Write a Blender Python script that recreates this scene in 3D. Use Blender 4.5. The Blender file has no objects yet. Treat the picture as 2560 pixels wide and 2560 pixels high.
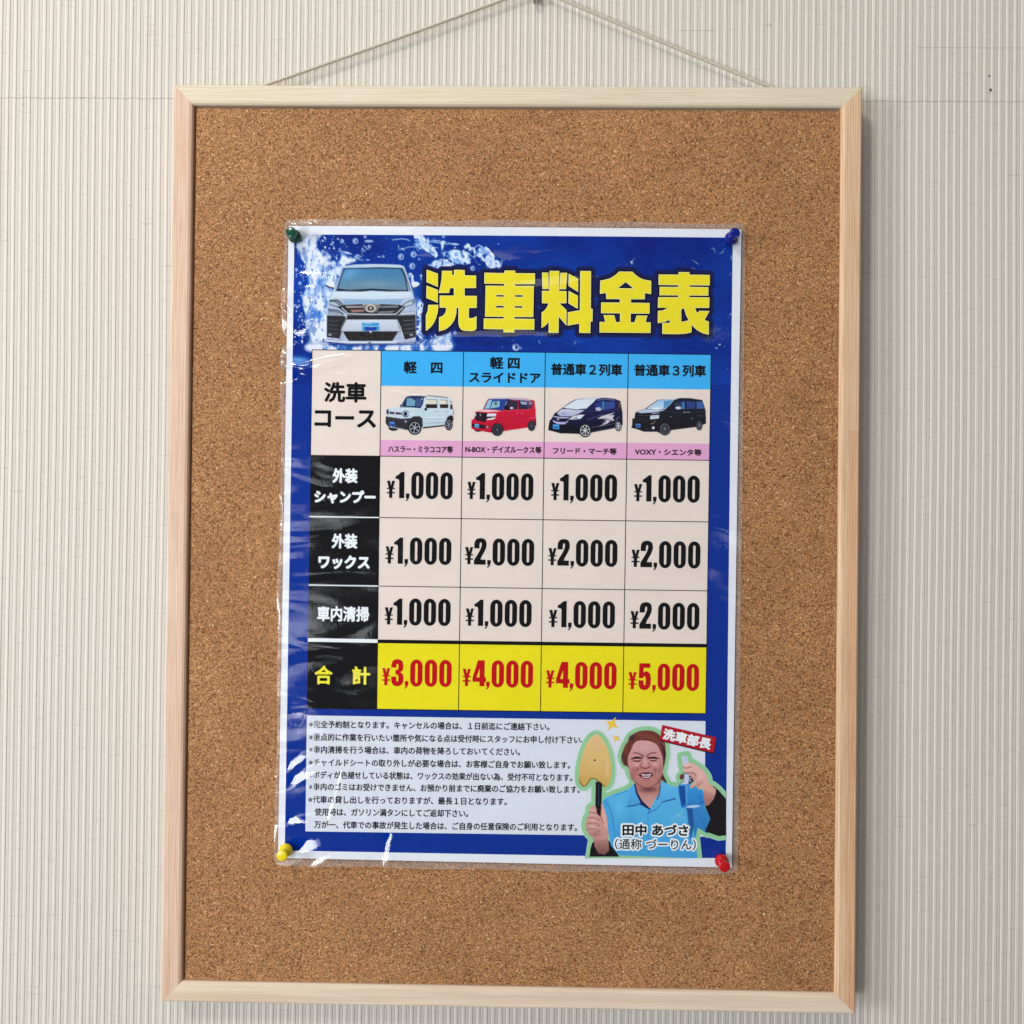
import bpy, bmesh, math, random
import numpy as np
from mathutils import Vector, Matrix
from mathutils.geometry import tessellate_polygon

random.seed(7)
RNG = np.random.RandomState(11)
SC = bpy.context.scene
COL = SC.collection

# ------------------------------------------------------------------ camera
def _rot(a, b, c):
    ca, sa, cb, sb, cc, sc = math.cos(a), math.sin(a), math.cos(b), math.sin(b), math.cos(c), math.sin(c)
    rx = np.array([[1, 0, 0], [0, ca, -sa], [0, sa, ca]])
    ry = np.array([[cb, 0, sb], [0, 1, 0], [-sb, 0, cb]])
    rz = np.array([[cc, -sc, 0], [sc, cc, 0], [0, 0, 1]])
    return rz @ ry @ rx
F_PX = 2000.0
RB = _rot(-0.0068, 0.0128, 0.0104) @ np.array([[1, 0, 0], [0, 0, -1], [0, 1, 0]], float)
TV = np.array([-0.0005, 0.0215, 0.5202])
CPOS = -RB.T @ TV
cam_d = bpy.data.cameras.new('camera')
cam = bpy.data.objects.new('camera', cam_d)
COL.objects.link(cam)
cam_d.sensor_width = 36.0
cam_d.lens = 36.0 * F_PX / 2560.0
cam_d.clip_start = 0.01
cam_d.clip_end = 50.0
m3 = np.stack([RB[0], -RB[1], -RB[2]], axis=1)
mw = Matrix.Identity(4)
for i in range(3):
    for j in range(3):
        mw[i][j] = m3[i, j]
    mw[i][3] = CPOS[i]
cam.matrix_world = mw
SC.camera = cam

# ------------------------------------------------------------------ world, lamps, exposure
w = bpy.data.worlds.new('World')
SC.world = w
w.use_nodes = True
w.node_tree.nodes['Background'].inputs[0].default_value = (0.97, 0.98, 1.0, 1)
w.node_tree.nodes['Background'].inputs[1].default_value = 0.13
SC.view_settings.view_transform = 'Standard'
SC.view_settings.look = 'None'
SC.view_settings.exposure = 0.0
SC.view_settings.gamma = 1.0

def area(name, loc, target, sx, sy, power, color):
    l = bpy.data.lights.new(name, 'AREA')
    l.shape = 'RECTANGLE'
    l.size, l.size_y = sx, sy
    l.energy = power
    l.color = color
    o = bpy.data.objects.new(name, l)
    COL.objects.link(o)
    o.location = loc
    o.rotation_euler = (Vector(target) - Vector(loc)).to_track_quat('-Z', 'Y').to_euler()
    return o
area('ceiling_lamp', (-0.70, -1.15, 1.08), (0, 0, 0), 0.20, 0.15, 7.4, (1.0, 0.95, 0.88))
area('overhead_fill', (-0.55, -1.10, 1.55), (-0.25, 0, -0.2), 1.6, 1.1, 9.8, (1.0, 0.97, 0.93))  # added overhead fill that softens the shadows, not a known fitting
area('side_window_light', (-1.72, -1.18, 0.16), (0, 0, 0), 0.42, 0.55, 21.0, (0.95, 0.975, 1.0))
area('window_light', (-1.22, -1.75, -0.55), (0.1, 0, -0.1), 0.38, 0.6, 15.5, (0.92, 0.965, 1.0))
area('film_streak_fill', (-0.86, -1.65, -0.22), (0, 0, 0), 0.50, 0.50, 3.6, (0.92, 0.965, 1.0))  # added to reflect as streaks in the film's left side, no known opening
area('right_sheen_fill', (1.05, -1.7, 0.25), (0, 0, 0), 0.45, 0.5, 1.3, (0.95, 0.97, 1.0))  # added weak source for pale reflections on the film's right side

# ------------------------------------------------------------------ geometry helpers
def px2w(px, py, y=0.0):
    """photo pixel of a 2560 px picture -> point on the plane y"""
    px = np.asarray(px, float); py = np.asarray(py, float)
    d = np.stack([(px - 1280) / F_PX, (py - 1280) / F_PX, np.ones_like(px)], -1) @ RB
    t = (y - CPOS[1]) / d[..., 1]
    return CPOS + d * t[..., None]

def mesh_obj(name, verts, faces, mat=None, parent=None, smooth=False):
    me = bpy.data.meshes.new(name)
    me.from_pydata([tuple(map(float, v)) for v in verts], [], faces)
    me.update()
    if mat: me.materials.append(mat)
    if smooth:
        me.polygons.foreach_set('use_smooth', [True] * len(me.polygons))
    o = bpy.data.objects.new(name, me)
    COL.objects.link(o)
    if parent: o.parent = parent
    return o

def empty(name, loc, label, cat, group=None):
    o = bpy.data.objects.new(name, None)
    COL.objects.link(o)
    o.location = loc
    o.empty_display_size = 0.01
    tag(o, label, cat, group)
    return o

def tag(o, label, cat, group=None):
    o['label'] = label
    o['category'] = cat
    if group: o['group'] = group

# ------------------------------------------------------------------ colour + materials
def s2l(c):
    c = np.asarray(c, float) / 255.0
    return np.where(c <= 0.04045, c / 12.92, ((c + 0.055) / 1.055) ** 2.4)
PRINT_GAIN = 1.04
def alb(c):
    return np.clip(s2l(c) * PRINT_GAIN, 0.002, 0.92)

def new_mat(name):
    m = bpy.data.materials.new(name)
    m.use_nodes = True
    nt = m.node_tree
    b = nt.nodes['Principled BSDF']
    return m, nt, b, nt.links

_pm = {}
def print_mat(name, rgb):
    """flat printed ink, a touch of uneven paper fibre"""
    if name in _pm: return _pm[name]
    m, nt, b, L = new_mat(name)
    c = alb(rgb)
    b.inputs['Roughness'].default_value = 0.6
    b.inputs['Specular IOR Level'].default_value = 0.0
    tc = nt.nodes.new('ShaderNodeTexCoord')
    n = nt.nodes.new('ShaderNodeTexNoise'); n.inputs['Scale'].default_value = 60; n.inputs['Detail'].default_value = 4
    L.new(tc.outputs['Object'], n.inputs['Vector'])
    mx = nt.nodes.new('ShaderNodeMix'); mx.data_type = 'RGBA'
    mx.inputs['A'].default_value = (*(c * 0.95), 1)
    mx.inputs['B'].default_value = (*np.clip(c * 1.05, 0, 0.95), 1)
    L.new(n.outputs['Fac'], mx.inputs['Factor'])
    L.new(mx.outputs['Result'], b.inputs['Base Color'])
    _pm[name] = m
    return m

m_vcol, nt, b, L = new_mat('printed_picture')
at = nt.nodes.new('ShaderNodeVertexColor'); at.layer_name = 'ink'
L.new(at.outputs['Color'], b.inputs['Base Color'])
b.inputs['Roughness'].default_value = 0.6
b.inputs['Specular IOR Level'].default_value = 0.0

def wood_mat(name, axis, base, dark, vein, seed, split=None, soft=1.0, ring=0.5):
    m, nt, b, L = new_mat(name)
    N = nt.nodes.new
    tc = N('ShaderNodeTexCoord')
    mp = N('ShaderNodeMapping')
    L.new(tc.outputs['Object'], mp.inputs['Vector'])
    s = [1.0, 1.0, 1.0]
    s[axis] = 0.022
    mp.inputs['Scale'].default_value = s
    mp.inputs['Location'].default_value = (seed, seed * 0.7, seed * 1.3)
    warp = N('ShaderNodeTexNoise'); warp.inputs['Scale'].default_value = 90; warp.inputs['Detail'].default_value = 2
    L.new(mp.outputs['Vector'], warp.inputs['Vector'])
    n = N('ShaderNodeTexNoise'); n.inputs['Scale'].default_value = 1100 * soft; n.inputs['Detail'].default_value = 3
    n.inputs['Distortion'].default_value = 0.25
    L.new(mp.outputs['Vector'], n.inputs['Vector'])
    n2 = N('ShaderNodeTexNoise'); n2.inputs['Scale'].default_value = 2400; n2.inputs['Detail'].default_value = 2
    L.new(mp.outputs['Vector'], n2.inputs['Vector'])
    cr = N('ShaderNodeValToRGB')
    cr.color_ramp.elements[0].position = 0.40; cr.color_ramp.elements[0].color = (*s2l(base), 1)
    cr.color_ramp.elements[1].position = 0.66; cr.color_ramp.elements[1].color = (*s2l(dark), 1)
    L.new(n.outputs['Fac'], cr.inputs['Fac'])
    cr2 = N('ShaderNodeValToRGB')
    cr2.color_ramp.elements[0].position = 0.57; cr2.color_ramp.elements[0].color = (0, 0, 0, 1)
    cr2.color_ramp.elements[1].position = 0.66; cr2.color_ramp.elements[1].color = (1, 1, 1, 1)
    L.new(warp.outputs['Fac'], cr2.inputs['Fac'])
    mx = N('ShaderNodeMix'); mx.data_type = 'RGBA'
    mf = N('ShaderNodeMath'); mf.operation = 'MULTIPLY'; mf.inputs[1].default_value = 0.55
    L.new(cr2.outputs['Color'], mf.inputs[0])
    L.new(mf.outputs[0], mx.inputs['Factor'])
    L.new(cr.outputs['Color'], mx.inputs['A'])
    mx.inputs['B'].default_value = (*s2l(vein), 1)
    wv_ = N('ShaderNodeTexWave'); wv_.wave_type = 'BANDS'; wv_.bands_direction = 'Z' if axis == 0 else 'X'
    wv_.inputs['Scale'].default_value = 190; wv_.inputs['Distortion'].default_value = 5.0; wv_.inputs['Detail'].default_value = 2
    wv_.inputs['Detail Scale'].default_value = 0.35
    mp3 = N('ShaderNodeMapping'); L.new(tc.outputs['Object'], mp3.inputs['Vector'])
    s3 = [1.0, 1.0, 1.0]; s3[axis] = 0.12; mp3.inputs['Scale'].default_value = s3
    L.new(mp3.outputs['Vector'], wv_.inputs['Vector'])
    wr_ = N('ShaderNodeMapRange'); wr_.inputs['From Min'].default_value = 0.72; wr_.inputs['From Max'].default_value = 1.0
    wr_.inputs['To Min'].default_value = 0.0; wr_.inputs['To Max'].default_value = ring
    L.new(wv_.outputs['Fac'], wr_.inputs['Value'])
    mx9 = N('ShaderNodeMix'); mx9.data_type = 'RGBA'; L.new(wr_.outputs[0], mx9.inputs['Factor'])
    L.new(mx.outputs['Result'], mx9.inputs['A']); mx9.inputs['B'].default_value = (*s2l(vein), 1)
    cur = mx9.outputs['Result']
    # broad tone drift along the length
    n3 = N('ShaderNodeTexNoise'); n3.inputs['Scale'].default_value = 9; n3.inputs['Detail'].default_value = 3
    L.new(tc.outputs['Object'], n3.inputs['Vector'])
    hs = N('ShaderNodeHueSaturation')
    mr = N('ShaderNodeMapRange'); mr.inputs['From Min'].default_value = 0.3; mr.inputs['From Max'].default_value = 0.7
    mr.inputs['To Min'].default_value = 0.93; mr.inputs['To Max'].default_value = 1.06
    L.new(n3.outputs['Fac'], mr.inputs['Value'])
    L.new(mr.outputs[0], hs.inputs['Value'])
    L.new(cur, hs.inputs['Color'])
    cur = hs.outputs['Color']
    if split:
        # glued lamella of redder wood: starts at height z0, outer part of the rail
        z0, x0, tint = split
        sx = N('ShaderNodeSeparateXYZ'); L.new(tc.outputs['Object'], sx.inputs[0])
        a = N('ShaderNodeMath'); a.operation = 'LESS_THAN'; a.inputs[1].default_value = z0
        L.new(sx.outputs['Z'], a.inputs[0])
        c = N('ShaderNodeMath'); c.operation = 'GREATER_THAN'; c.inputs[1].default_value = x0
        L.new(sx.outputs['X'], c.inputs[0])
        d = N('ShaderNodeMath'); d.operation = 'MULTIPLY'
        L.new(a.outputs[0], d.inputs[0]); L.new(c.outputs[0], d.inputs[1])
        m2 = N('ShaderNodeMix'); m2.data_type = 'RGBA'; m2.blend_type = 'MULTIPLY'
        L.new(d.outputs[0], m2.inputs['Factor'])
        L.new(cur, m2.inputs['A'])
        m2.inputs['B'].default_value = (*tint, 1)
        cur = m2.outputs['Result']
    L.new(cur, b.inputs['Base Color'])
    b.inputs['Roughness'].default_value = 0.55
    b.inputs['Specular IOR Level'].default_value = 0.3
    bp = N('ShaderNodeBump'); bp.inputs['Strength'].default_value = 0.25; bp.inputs['Distance'].default_value = 0.0002
    L.new(n2.outputs['Fac'], bp.inputs['Height'])
    L.new(bp.outputs['Normal'], b.inputs['Normal'])
    return m

# ------------------------------------------------------------------ WALL (ribbed wallpaper)
WALL_Y = 0.0215
m_wall, nt, b, L = new_mat('ribbed_wallpaper')
N = nt.nodes.new
tc = N('ShaderNodeTexCoord')
sep = N('ShaderNodeSeparateXYZ'); L.new(tc.outputs['Object'], sep.inputs[0])
# hairline cracks across the ribs
mp = N('ShaderNodeMapping'); mp.inputs['Scale'].default_value = (70, 1, 900)
L.new(tc.outputs['Object'], mp.inputs['Vector'])
wob = N('ShaderNodeTexNoise'); wob.inputs['Scale'].default_value = 160; wob.inputs['Detail'].default_value = 2
L.new(tc.outputs['Object'], wob.inputs['Vector'])
addw = N('ShaderNodeVectorMath'); addw.operation = 'MULTIPLY_ADD'
L.new(wob.outputs['Color'], addw.inputs[0]); addw.inputs[1].default_value = (0, 0, 2.6)
L.new(mp.outputs['Vector'], addw.inputs[2])
crk = N('ShaderNodeTexNoise'); crk.inputs['Scale'].default_value = 1.0; crk.inputs['Detail'].default_value = 1.5
L.new(addw.outputs[0], crk.inputs['Vector'])
crr = N('ShaderNodeValToRGB')
crr.color_ramp.elements[0].position = 0.63; crr.color_ramp.elements[0].color = (0, 0, 0, 1)
crr.color_ramp.elements[1].position = 0.80; crr.color_ramp.elements[1].color = (0.75, 0.75, 0.75, 1)
L.new(crk.outputs['Fac'], crr.inputs['Fac'])
# long horizontal creases
def crease(z0, x0, x1, wid, amp, sc):
    nz = N('ShaderNodeTexNoise'); nz.inputs['Scale'].default_value = sc; nz.inputs['Detail'].default_value = 2
    L.new(tc.outputs['Object'], nz.inputs['Vector'])
    m1 = N('ShaderNodeMath'); m1.operation = 'MULTIPLY_ADD'
    L.new(nz.outputs['Fac'], m1.inputs[0]); m1.inputs[1].default_value = amp; m1.inputs[2].default_value = -amp / 2 - z0
    m2 = N('ShaderNodeMath'); m2.operation = 'ADD'; L.new(sep.outputs['Z'], m2.inputs[0]); L.new(m1.outputs[0], m2.inputs[1])
    m3_ = N('ShaderNodeMath'); m3_.operation = 'ABSOLUTE'; L.new(m2.outputs[0], m3_.inputs[0])
    m4 = N('ShaderNodeMath'); m4.operation = 'LESS_THAN'; L.new(m3_.outputs[0], m4.inputs[0]); m4.inputs[1].default_value = wid
    g = N('ShaderNodeMath'); g.operation = 'GREATER_THAN'; L.new(sep.outputs['X'], g.inputs[0]); g.inputs[1].default_value = x0
    h = N('ShaderNodeMath'); h.operation = 'LESS_THAN'; L.new(sep.outputs['X'], h.inputs[0]); h.inputs[1].default_value = x1
    k = N('ShaderNodeMath'); k.operation = 'MULTIPLY'; L.new(g.outputs[0], k.inputs[0]); L.new(h.outputs[0], k.inputs[1])
    r = N('ShaderNodeMath'); r.operation = 'MULTIPLY'; L.new(m4.outputs[0], r.inputs[0]); L.new(k.outputs[0], r.inputs[1])
    return r.outputs[0]
def wz(px, py): return px2w(px, py, WALL_Y)
lines = [crease(float(wz(2300, 254)[2]), -0.8, 0.8, 0.00026, 0.0026, 190),
         crease(float(wz(2400, 120)[2]), float(wz(2292, 120)[0]), 0.8, 0.00014, 0.0004, 30),
         crease(float(wz(1740, 77)[2]), float(wz(1690, 77)[0]), float(wz(1795, 77)[0]), 0.00014, 0.0004, 30)]
acc = crr.outputs['Color']
for i, ln in enumerate(lines):
    mm = N('ShaderNodeMath'); mm.operation = 'MAXIMUM'
    mu = N('ShaderNodeMath'); mu.operation = 'MULTIPLY'; L.new(ln, mu.inputs[0]); mu.inputs[1].default_value = 1.25
    L.new(acc, mm.inputs[0]); L.new(mu.outputs[0], mm.inputs[1]); acc = mm.outputs[0]
# fine weave on the flat bands
wv = N('ShaderNodeTexNoise'); wv.inputs['Scale'].default_value = 1500; wv.inputs['Detail'].default_value = 2
L.new(tc.outputs['Object'], wv.inputs['Vector'])
att = N('ShaderNodeAttribute'); att.attribute_name = 'band'
soil = N('ShaderNodeTexNoise'); soil.inputs['Scale'].default_value = 5; soil.inputs['Detail'].default_value = 5
L.new(tc.outputs['Object'], soil.inputs['Vector'])
base = N('ShaderNodeMix'); base.data_type = 'RGBA'
base.inputs['A'].default_value = (*s2l((213, 206, 195)), 1)
base.inputs['B'].default_value = (*s2l((219, 213, 203)), 1)
L.new(soil.outputs['Fac'], base.inputs['Factor'])
wr = N('ShaderNodeMapRange'); wr.inputs['From Min'].default_value = 0.35; wr.inputs['From Max'].default_value = 0.65
wr.inputs['To Min'].default_value = 0.0; wr.inputs['To Max'].default_value = 0.42
L.new(wv.outputs['Fac'], wr.inputs['Value'])
wm = N('ShaderNodeMath'); wm.operation = 'MULTIPLY'; L.new(wr.outputs[0], wm.inputs[0]); L.new(att.outputs['Fac'], wm.inputs[1])
b2 = N('ShaderNodeMix'); b2.data_type = 'RGBA'; L.new(wm.outputs[0], b2.inputs['Factor'])
L.new(base.outputs['Result'], b2.inputs['A']); b2.inputs['B'].default_value = (*s2l((150, 146, 138)), 1)
b3 = N('ShaderNodeMix'); b3.data_type = 'RGBA'
cf = N('ShaderNodeMath'); cf.operation = 'MULTIPLY'; L.new(acc, cf.inputs[0]); cf.inputs[1].default_value = 0.42
L.new(cf.outputs[0], b3.inputs['Factor'])
L.new(b2.outputs['Result'], b3.inputs['A']); b3.inputs['B'].default_value = (*s2l((112, 106, 96)), 1)
L.new(b3.outputs['Result'], b.inputs['Base Color'])
b.inputs['Roughness'].default_value = 0.7
b.inputs['Specular IOR Level'].default_value = 0.25
spk = N('ShaderNodeTexVoronoi'); spk.inputs['Scale'].default_value = 70; L.new(tc.outputs['Object'], spk.inputs['Vector'])
spc = N('ShaderNodeSeparateColor'); L.new(spk.outputs['Color'], spc.inputs[0])
sth = N('ShaderNodeMath'); sth.operation = 'MULTIPLY'; sth.inputs[1].default_value = 0.055; L.new(spc.outputs[0], sth.inputs[0])
s1 = N('ShaderNodeMath'); s1.operation = 'LESS_THAN'; L.new(spk.outputs['Distance'], s1.inputs[0]); L.new(sth.outputs[0], s1.inputs[1])
s2_ = N('ShaderNodeMath'); s2_.operation = 'GREATER_THAN'; L.new(spc.outputs[1], s2_.inputs[0]); s2_.inputs[1].default_value = 0.72
s3_ = N('ShaderNodeMath'); s3_.operation = 'MULTIPLY'; L.new(s1.outputs[0], s3_.inputs[0]); L.new(s2_.outputs[0], s3_.inputs[1])
s4_ = N('ShaderNodeMath'); s4_.operation = 'MULTIPLY'; L.new(s3_.outputs[0], s4_.inputs[0]); s4_.inputs[1].default_value = 0.6
b4 = N('ShaderNodeMix'); b4.data_type = 'RGBA'; L.new(s4_.outputs[0], b4.inputs['Factor'])
L.new(b3.outputs['Result'], b4.inputs['A']); b4.inputs['B'].default_value = (*s2l((96, 86, 74)), 1)
L.new(b4.outputs['Result'], b.inputs['Base Color'])
hsum = N('ShaderNodeMath'); hsum.operation = 'SUBTRACT'; L.new(wv.outputs['Fac'], hsum.inputs[0]); L.new(acc, hsum.inputs[1])
bp = N('ShaderNodeBump'); bp.inputs['Strength'].default_value = 0.5; bp.inputs['Distance'].default_value = 0.00025
L.new(hsum.outputs[0], bp.inputs['Height']); L.new(bp.outputs['Normal'], b.inputs['Normal'])

PITCH = 0.00500
prof = []      # (u, depth toward viewer in m, band)
for u, h, bd in ((0.00, 0.00000, 0), (0.03, 0.00030, 0), (0.09, 0.00052, 0), (0.18, 0.00062, 0), (0.30, 0.00064, 0),
                 (0.42, 0.00058, 0), (0.50, 0.00040, 0), (0.525, -0.00012, 0), (0.55, -0.00012, 0), (0.57, 0.00022, 1), (0.66, 0.00030, 1),
                 (0.80, 0.00030, 1), (0.92, 0.00024, 1), (0.97, 0.00006, 1)):
    prof.append((u, h, bd))
nr = 300
x_start = -nr / 2 * PITCH
rows = np.linspace(-0.72, 0.72, 25)
vx, vh, vb = [], [], []
for i in range(nr):
    for u, h, bd in prof:
        vx.append(x_start + (i + u) * PITCH); vh.append(h * 0.74 * (0.85 + 0.3 * random.random())); vb.append(bd)
vx, vh, vb = np.array(vx), np.array(vh), np.array(vb, float)
verts, faces, band = [], [], []
nc = len(vx)
for r, z in enumerate(rows):
    sway = 0.0006 * math.sin(z * 7 + 1) + 0.0003 * math.sin(z * 19)
    for k in range(nc):
        verts.append((vx[k] + sway, WALL_Y - vh[k], z)); band.append(vb[k])
for r in range(len(rows) - 1):
    for k in range(nc - 1):
        a0 = r * nc + k
        faces.append((a0, a0 + 1, a0 + nc + 1, a0 + nc))
wall = mesh_obj('wall', verts, faces, m_wall)
wall['kind'] = 'structure'
wall['label'] = 'cream ribbed wallpaper wall behind the pin board'
at_ = wall.data.attributes.new('band', 'FLOAT', 'POINT')
at_.data.foreach_set('value', band)

# small nail holes left in the wallpaper
m_hole, nt, b, L = new_mat('dark_hole')
b.inputs['Base Color'].default_value = (0.07, 0.06, 0.05, 1); b.inputs['Roughness'].default_value = 0.9
def disc(r, n=14, jag=0.0):
    return [(r * (1 + jag * random.uniform(-1, 1)) * math.cos(2 * math.pi * i / n), r * (1 + jag * random.uniform(-1, 1)) * math.sin(2 * math.pi * i / n)) for i in range(n)]
for (hx, hy, hr) in ((2475, 226, 0.0009), (2472, 191, 0.0006), (1919, 62, 0.0004), (1925, 65, 0.0004)):
    p = wz(hx, hy)
    pts = disc(hr, 12, 0.25)
    vs = [(p[0] + a, WALL_Y - 0.00074, p[2] + c) for a, c in pts] + [(p[0], WALL_Y - 0.0006, p[2])]
    o = mesh_obj('nail_hole', vs, [(i, (i + 1) % 12, 12) for i in range(12)], m_hole, wall)

# ------------------------------------------------------------------ PIN BOARD
W2, H2 = 0.225, 0.300
FW = 0.0131       # face width
CORK_Y = 0.0024
BACK_Y = 0.0125
board = empty('pin_board', (0, 0, -H2), 'large upright cork pin board in a pale wooden frame, hung on the ribbed wall', 'pin board')
def under(o, root):
    o.parent = root
    o.matrix_parent_inverse = Matrix.Identity(4)
    # vertices were given in world space: move them into the thing's own space
    o.data.transform(Matrix.Translation(-Vector(root.location)))
    return o
section = [(0.0, BACK_Y), (0.0, 0.0012), (0.0004, 0.0004), (0.0012, 0.0), (FW - 0.0022, 0.0), (FW - 0.0009, 0.0005),
           (FW - 0.0002, 0.0012), (FW, 0.0018), (FW, CORK_Y + 0.0034), (FW - 0.004, CORK_Y + 0.0034), (FW - 0.004, BACK_Y)]
def rail(side, mat):
    vs, fs = [], []
    n = len(section)
    seg = 14
    for k in range(seg + 1):
        t = k / seg
        for wd, y in section:
            if side in ('top', 'bottom'):
                x = (-W2 + wd) + t * (2 * W2 - 2 * wd)
                z = (H2 - wd) if side == 'top' else (-H2 + wd)
            else:
                z = (-H2 + wd) + t * (2 * H2 - 2 * wd)
                x = (-W2 + wd) if side == 'left' else (W2 - wd)
            vs.append((x, y, z))
    for k in range(seg):
        for i in range(n):
            j = (i + 1) % n
            fs.append((k * n + i, k * n + j, (k + 1) * n + j, (k + 1) * n + i))
    fs.append(tuple(range(n))); fs.append(tuple(seg * n + i for i in reversed(range(n))))
    o = mesh_obj('frame_rail', vs, fs, mat)
    bm = bmesh.new(); bm.from_mesh(o.data); bmesh.ops.recalc_face_normals(bm, faces=bm.faces); bm.to_mesh(o.data); bm.free()
    under(o, board)
    return o
m_wt = wood_mat('pine_top', 0, (226, 214, 192), (216, 200, 172), (196, 176, 146), 0.3, ring=0.45)
m_wb = wood_mat('pine_bottom', 0, (228, 208, 186), (218, 194, 168), (205, 176, 150), 1.7, soft=0.7, ring=0.12)
m_wl = wood_mat('pine_left', 2, (222, 193, 172), (206, 170, 142), (176, 134, 102), 2.9, ring=0.3)
zsplit = float(px2w(2130, 1076, 0)[2]) + H2
m_wr = wood_mat('pine_right', 2, (226, 196, 162), (212, 172, 136), (180, 134, 98), 4.1, ring=0.45, split=(zsplit, W2 - 0.0072, (0.97, 0.86, 0.80)))
rt = rail('top', m_wt); rt['label'] = 'pale cream top rail with fine straight grain'
rb_ = rail('bottom', m_wb); rb_['label'] = 'smooth pale bottom rail'
rl = rail('left', m_wl); rl['label'] = 'pinkish left rail with fine vertical grain lines'
rr = rail('right', m_wr); rr['label'] = 'right rail that turns redder in its lower part'

m_cork, nt, b, L = new_mat('cork_granules')
N = nt.nodes.new
tc = N('ShaderNodeTexCoord')
ns = N('ShaderNodeTexNoise'); ns.inputs['Scale'].default_value = 420; ns.inputs['Detail'].default_value = 2
L.new(tc.outputs['Object'], ns.inputs['Vector'])
va = N('ShaderNodeVectorMath'); va.operation = 'MULTIPLY_ADD'
L.new(ns.outputs['Color'], va.inputs[0]); va.inputs[1].default_value = (0.0022, 0.0022, 0.0022); L.new(tc.outputs['Object'], va.inputs[2])
def vor(scale, feat='F1'):
    v = N('ShaderNodeTexVoronoi'); v.feature = feat; v.inputs['Scale'].default_value = scale
    L.new(va.outputs[0], v.inputs['Vector']); return v
v1 = vor(1080); v2 = vor(1750); ve = vor(1080, 'DISTANCE_TO_EDGE')
sr = N('ShaderNodeSeparateColor'); L.new(v1.outputs['Color'], sr.inputs[0])
ramp = N('ShaderNodeValToRGB'); cr = ramp.color_ramp
cr.elements[0].position = 0.0; cr.elements[0].color = (*s2l((128, 80, 46)), 1)
cr.elements[1].position = 1.0; cr.elements[1].color = (*s2l((232, 190, 140)), 1)
for p_, c_ in ((0.12, (180, 124, 78)), (0.45, (204, 147, 97)), (0.90, (211, 155, 106)), (0.97, (224, 176, 128))):
    e = cr.elements.new(p_); e.color = (*s2l(c_), 1)
L.new(sr.outputs[0], ramp.inputs['Fac'])
sr2 = N('ShaderNodeSeparateColor'); L.new(v2.outputs['Color'], sr2.inputs[0])
ramp2 = N('ShaderNodeValToRGB'); c2 = ramp2.color_ramp
c2.elements[0].position = 0.0; c2.elements[0].color = (0.38, 0.32, 0.28, 1)
c2.elements[1].position = 1.0; c2.elements[1].color = (1.34, 1.30, 1.26, 1)
for p_, v_ in ((0.2, 0.6), (0.35, 0.94), (0.85, 1.06)):
    e = c2.elements.new(p_); e.color = (v_, v_, v_, 1)
L.new(sr2.outputs[0], ramp2.inputs['Fac'])
mu = N('ShaderNodeMix'); mu.data_type = 'RGBA'; mu.blend_type = 'MULTIPLY'; mu.inputs['Factor'].default_value = 0.85
L.new(ramp.outputs['Color'], mu.inputs['A']); L.new(ramp2.outputs['Color'], mu.inputs['B'])
er = N('ShaderNodeMapRange'); er.inputs['From Min'].default_value = 0.0; er.inputs['From Max'].default_value = 0.13
er.inputs['To Min'].default_value = 0.45; er.inputs['To Max'].default_value = 1.0
L.new(ve.outputs['Distance'], er.inputs['Value'])
mu2 = N('ShaderNodeMix'); mu2.data_type = 'RGBA'; mu2.blend_type = 'MULTIPLY'; mu2.inputs['Factor'].default_value = 1
L.new(mu.outputs['Result'], mu2.inputs['A']); L.new(er.outputs[0], mu2.inputs['B'])
big = N('ShaderNodeTexNoise'); big.inputs['Scale'].default_value = 22; big.inputs['Detail'].default_value = 4
L.new(tc.outputs['Object'], big.inputs['Vector'])
bmr = N('ShaderNodeMapRange'); bmr.inputs['From Min'].default_value = 0.3; bmr.inputs['From Max'].default_value = 0.7
bmr.inputs['To Min'].default_value = 0.90; bmr.inputs['To Max'].default_value = 1.09
L.new(big.outputs['Fac'], bmr.inputs['Value'])
mu3 = N('ShaderNodeMix'); mu3.data_type = 'RGBA'; mu3.blend_type = 'MULTIPLY'; mu3.inputs['Factor'].default_value = 1
L.new(mu2.outputs['Result'], mu3.inputs['A']); L.new(bmr.outputs[0], mu3.inputs['B'])
L.new(mu3.outputs['Result'], b.inputs['Base Color'])
b.inputs['Roughness'].default_value = 0.75; b.inputs['Specular IOR Level'].default_value = 0.25
hh = N('ShaderNodeMath'); hh.operation = 'ADD'; L.new(sr.outputs[1], hh.inputs[0]); L.new(er.outputs[0], hh.inputs[1])
bp = N('ShaderNodeBump'); bp.inputs['Strength'].default_value = 0.7; bp.inputs['Distance'].default_value = 0.0005
L.new(hh.outputs[0], bp.inputs['Height']); L.new(bp.outputs['Normal'], b.inputs['Normal'])
cw, ch = W2 - FW - 0.0008, H2 - FW - 0.0008
cork = mesh_obj('cork_sheet', [(x, y, z) for y in (CORK_Y + 0.0003, CORK_Y + 0.0035) for x, z in ((-cw + 0.0005, -ch - 0.0005), (cw + 0.0005, -ch - 0.0005), (cw + 0.0005, ch - 0.0005), (-cw + 0.0005, ch - 0.0005))],
                [(0, 1, 2, 3), (7, 6, 5, 4), (0, 4, 5, 1), (1, 5, 6, 2), (2, 6, 7, 3), (3, 7, 4, 0)], m_cork)
under(cork, board)
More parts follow.
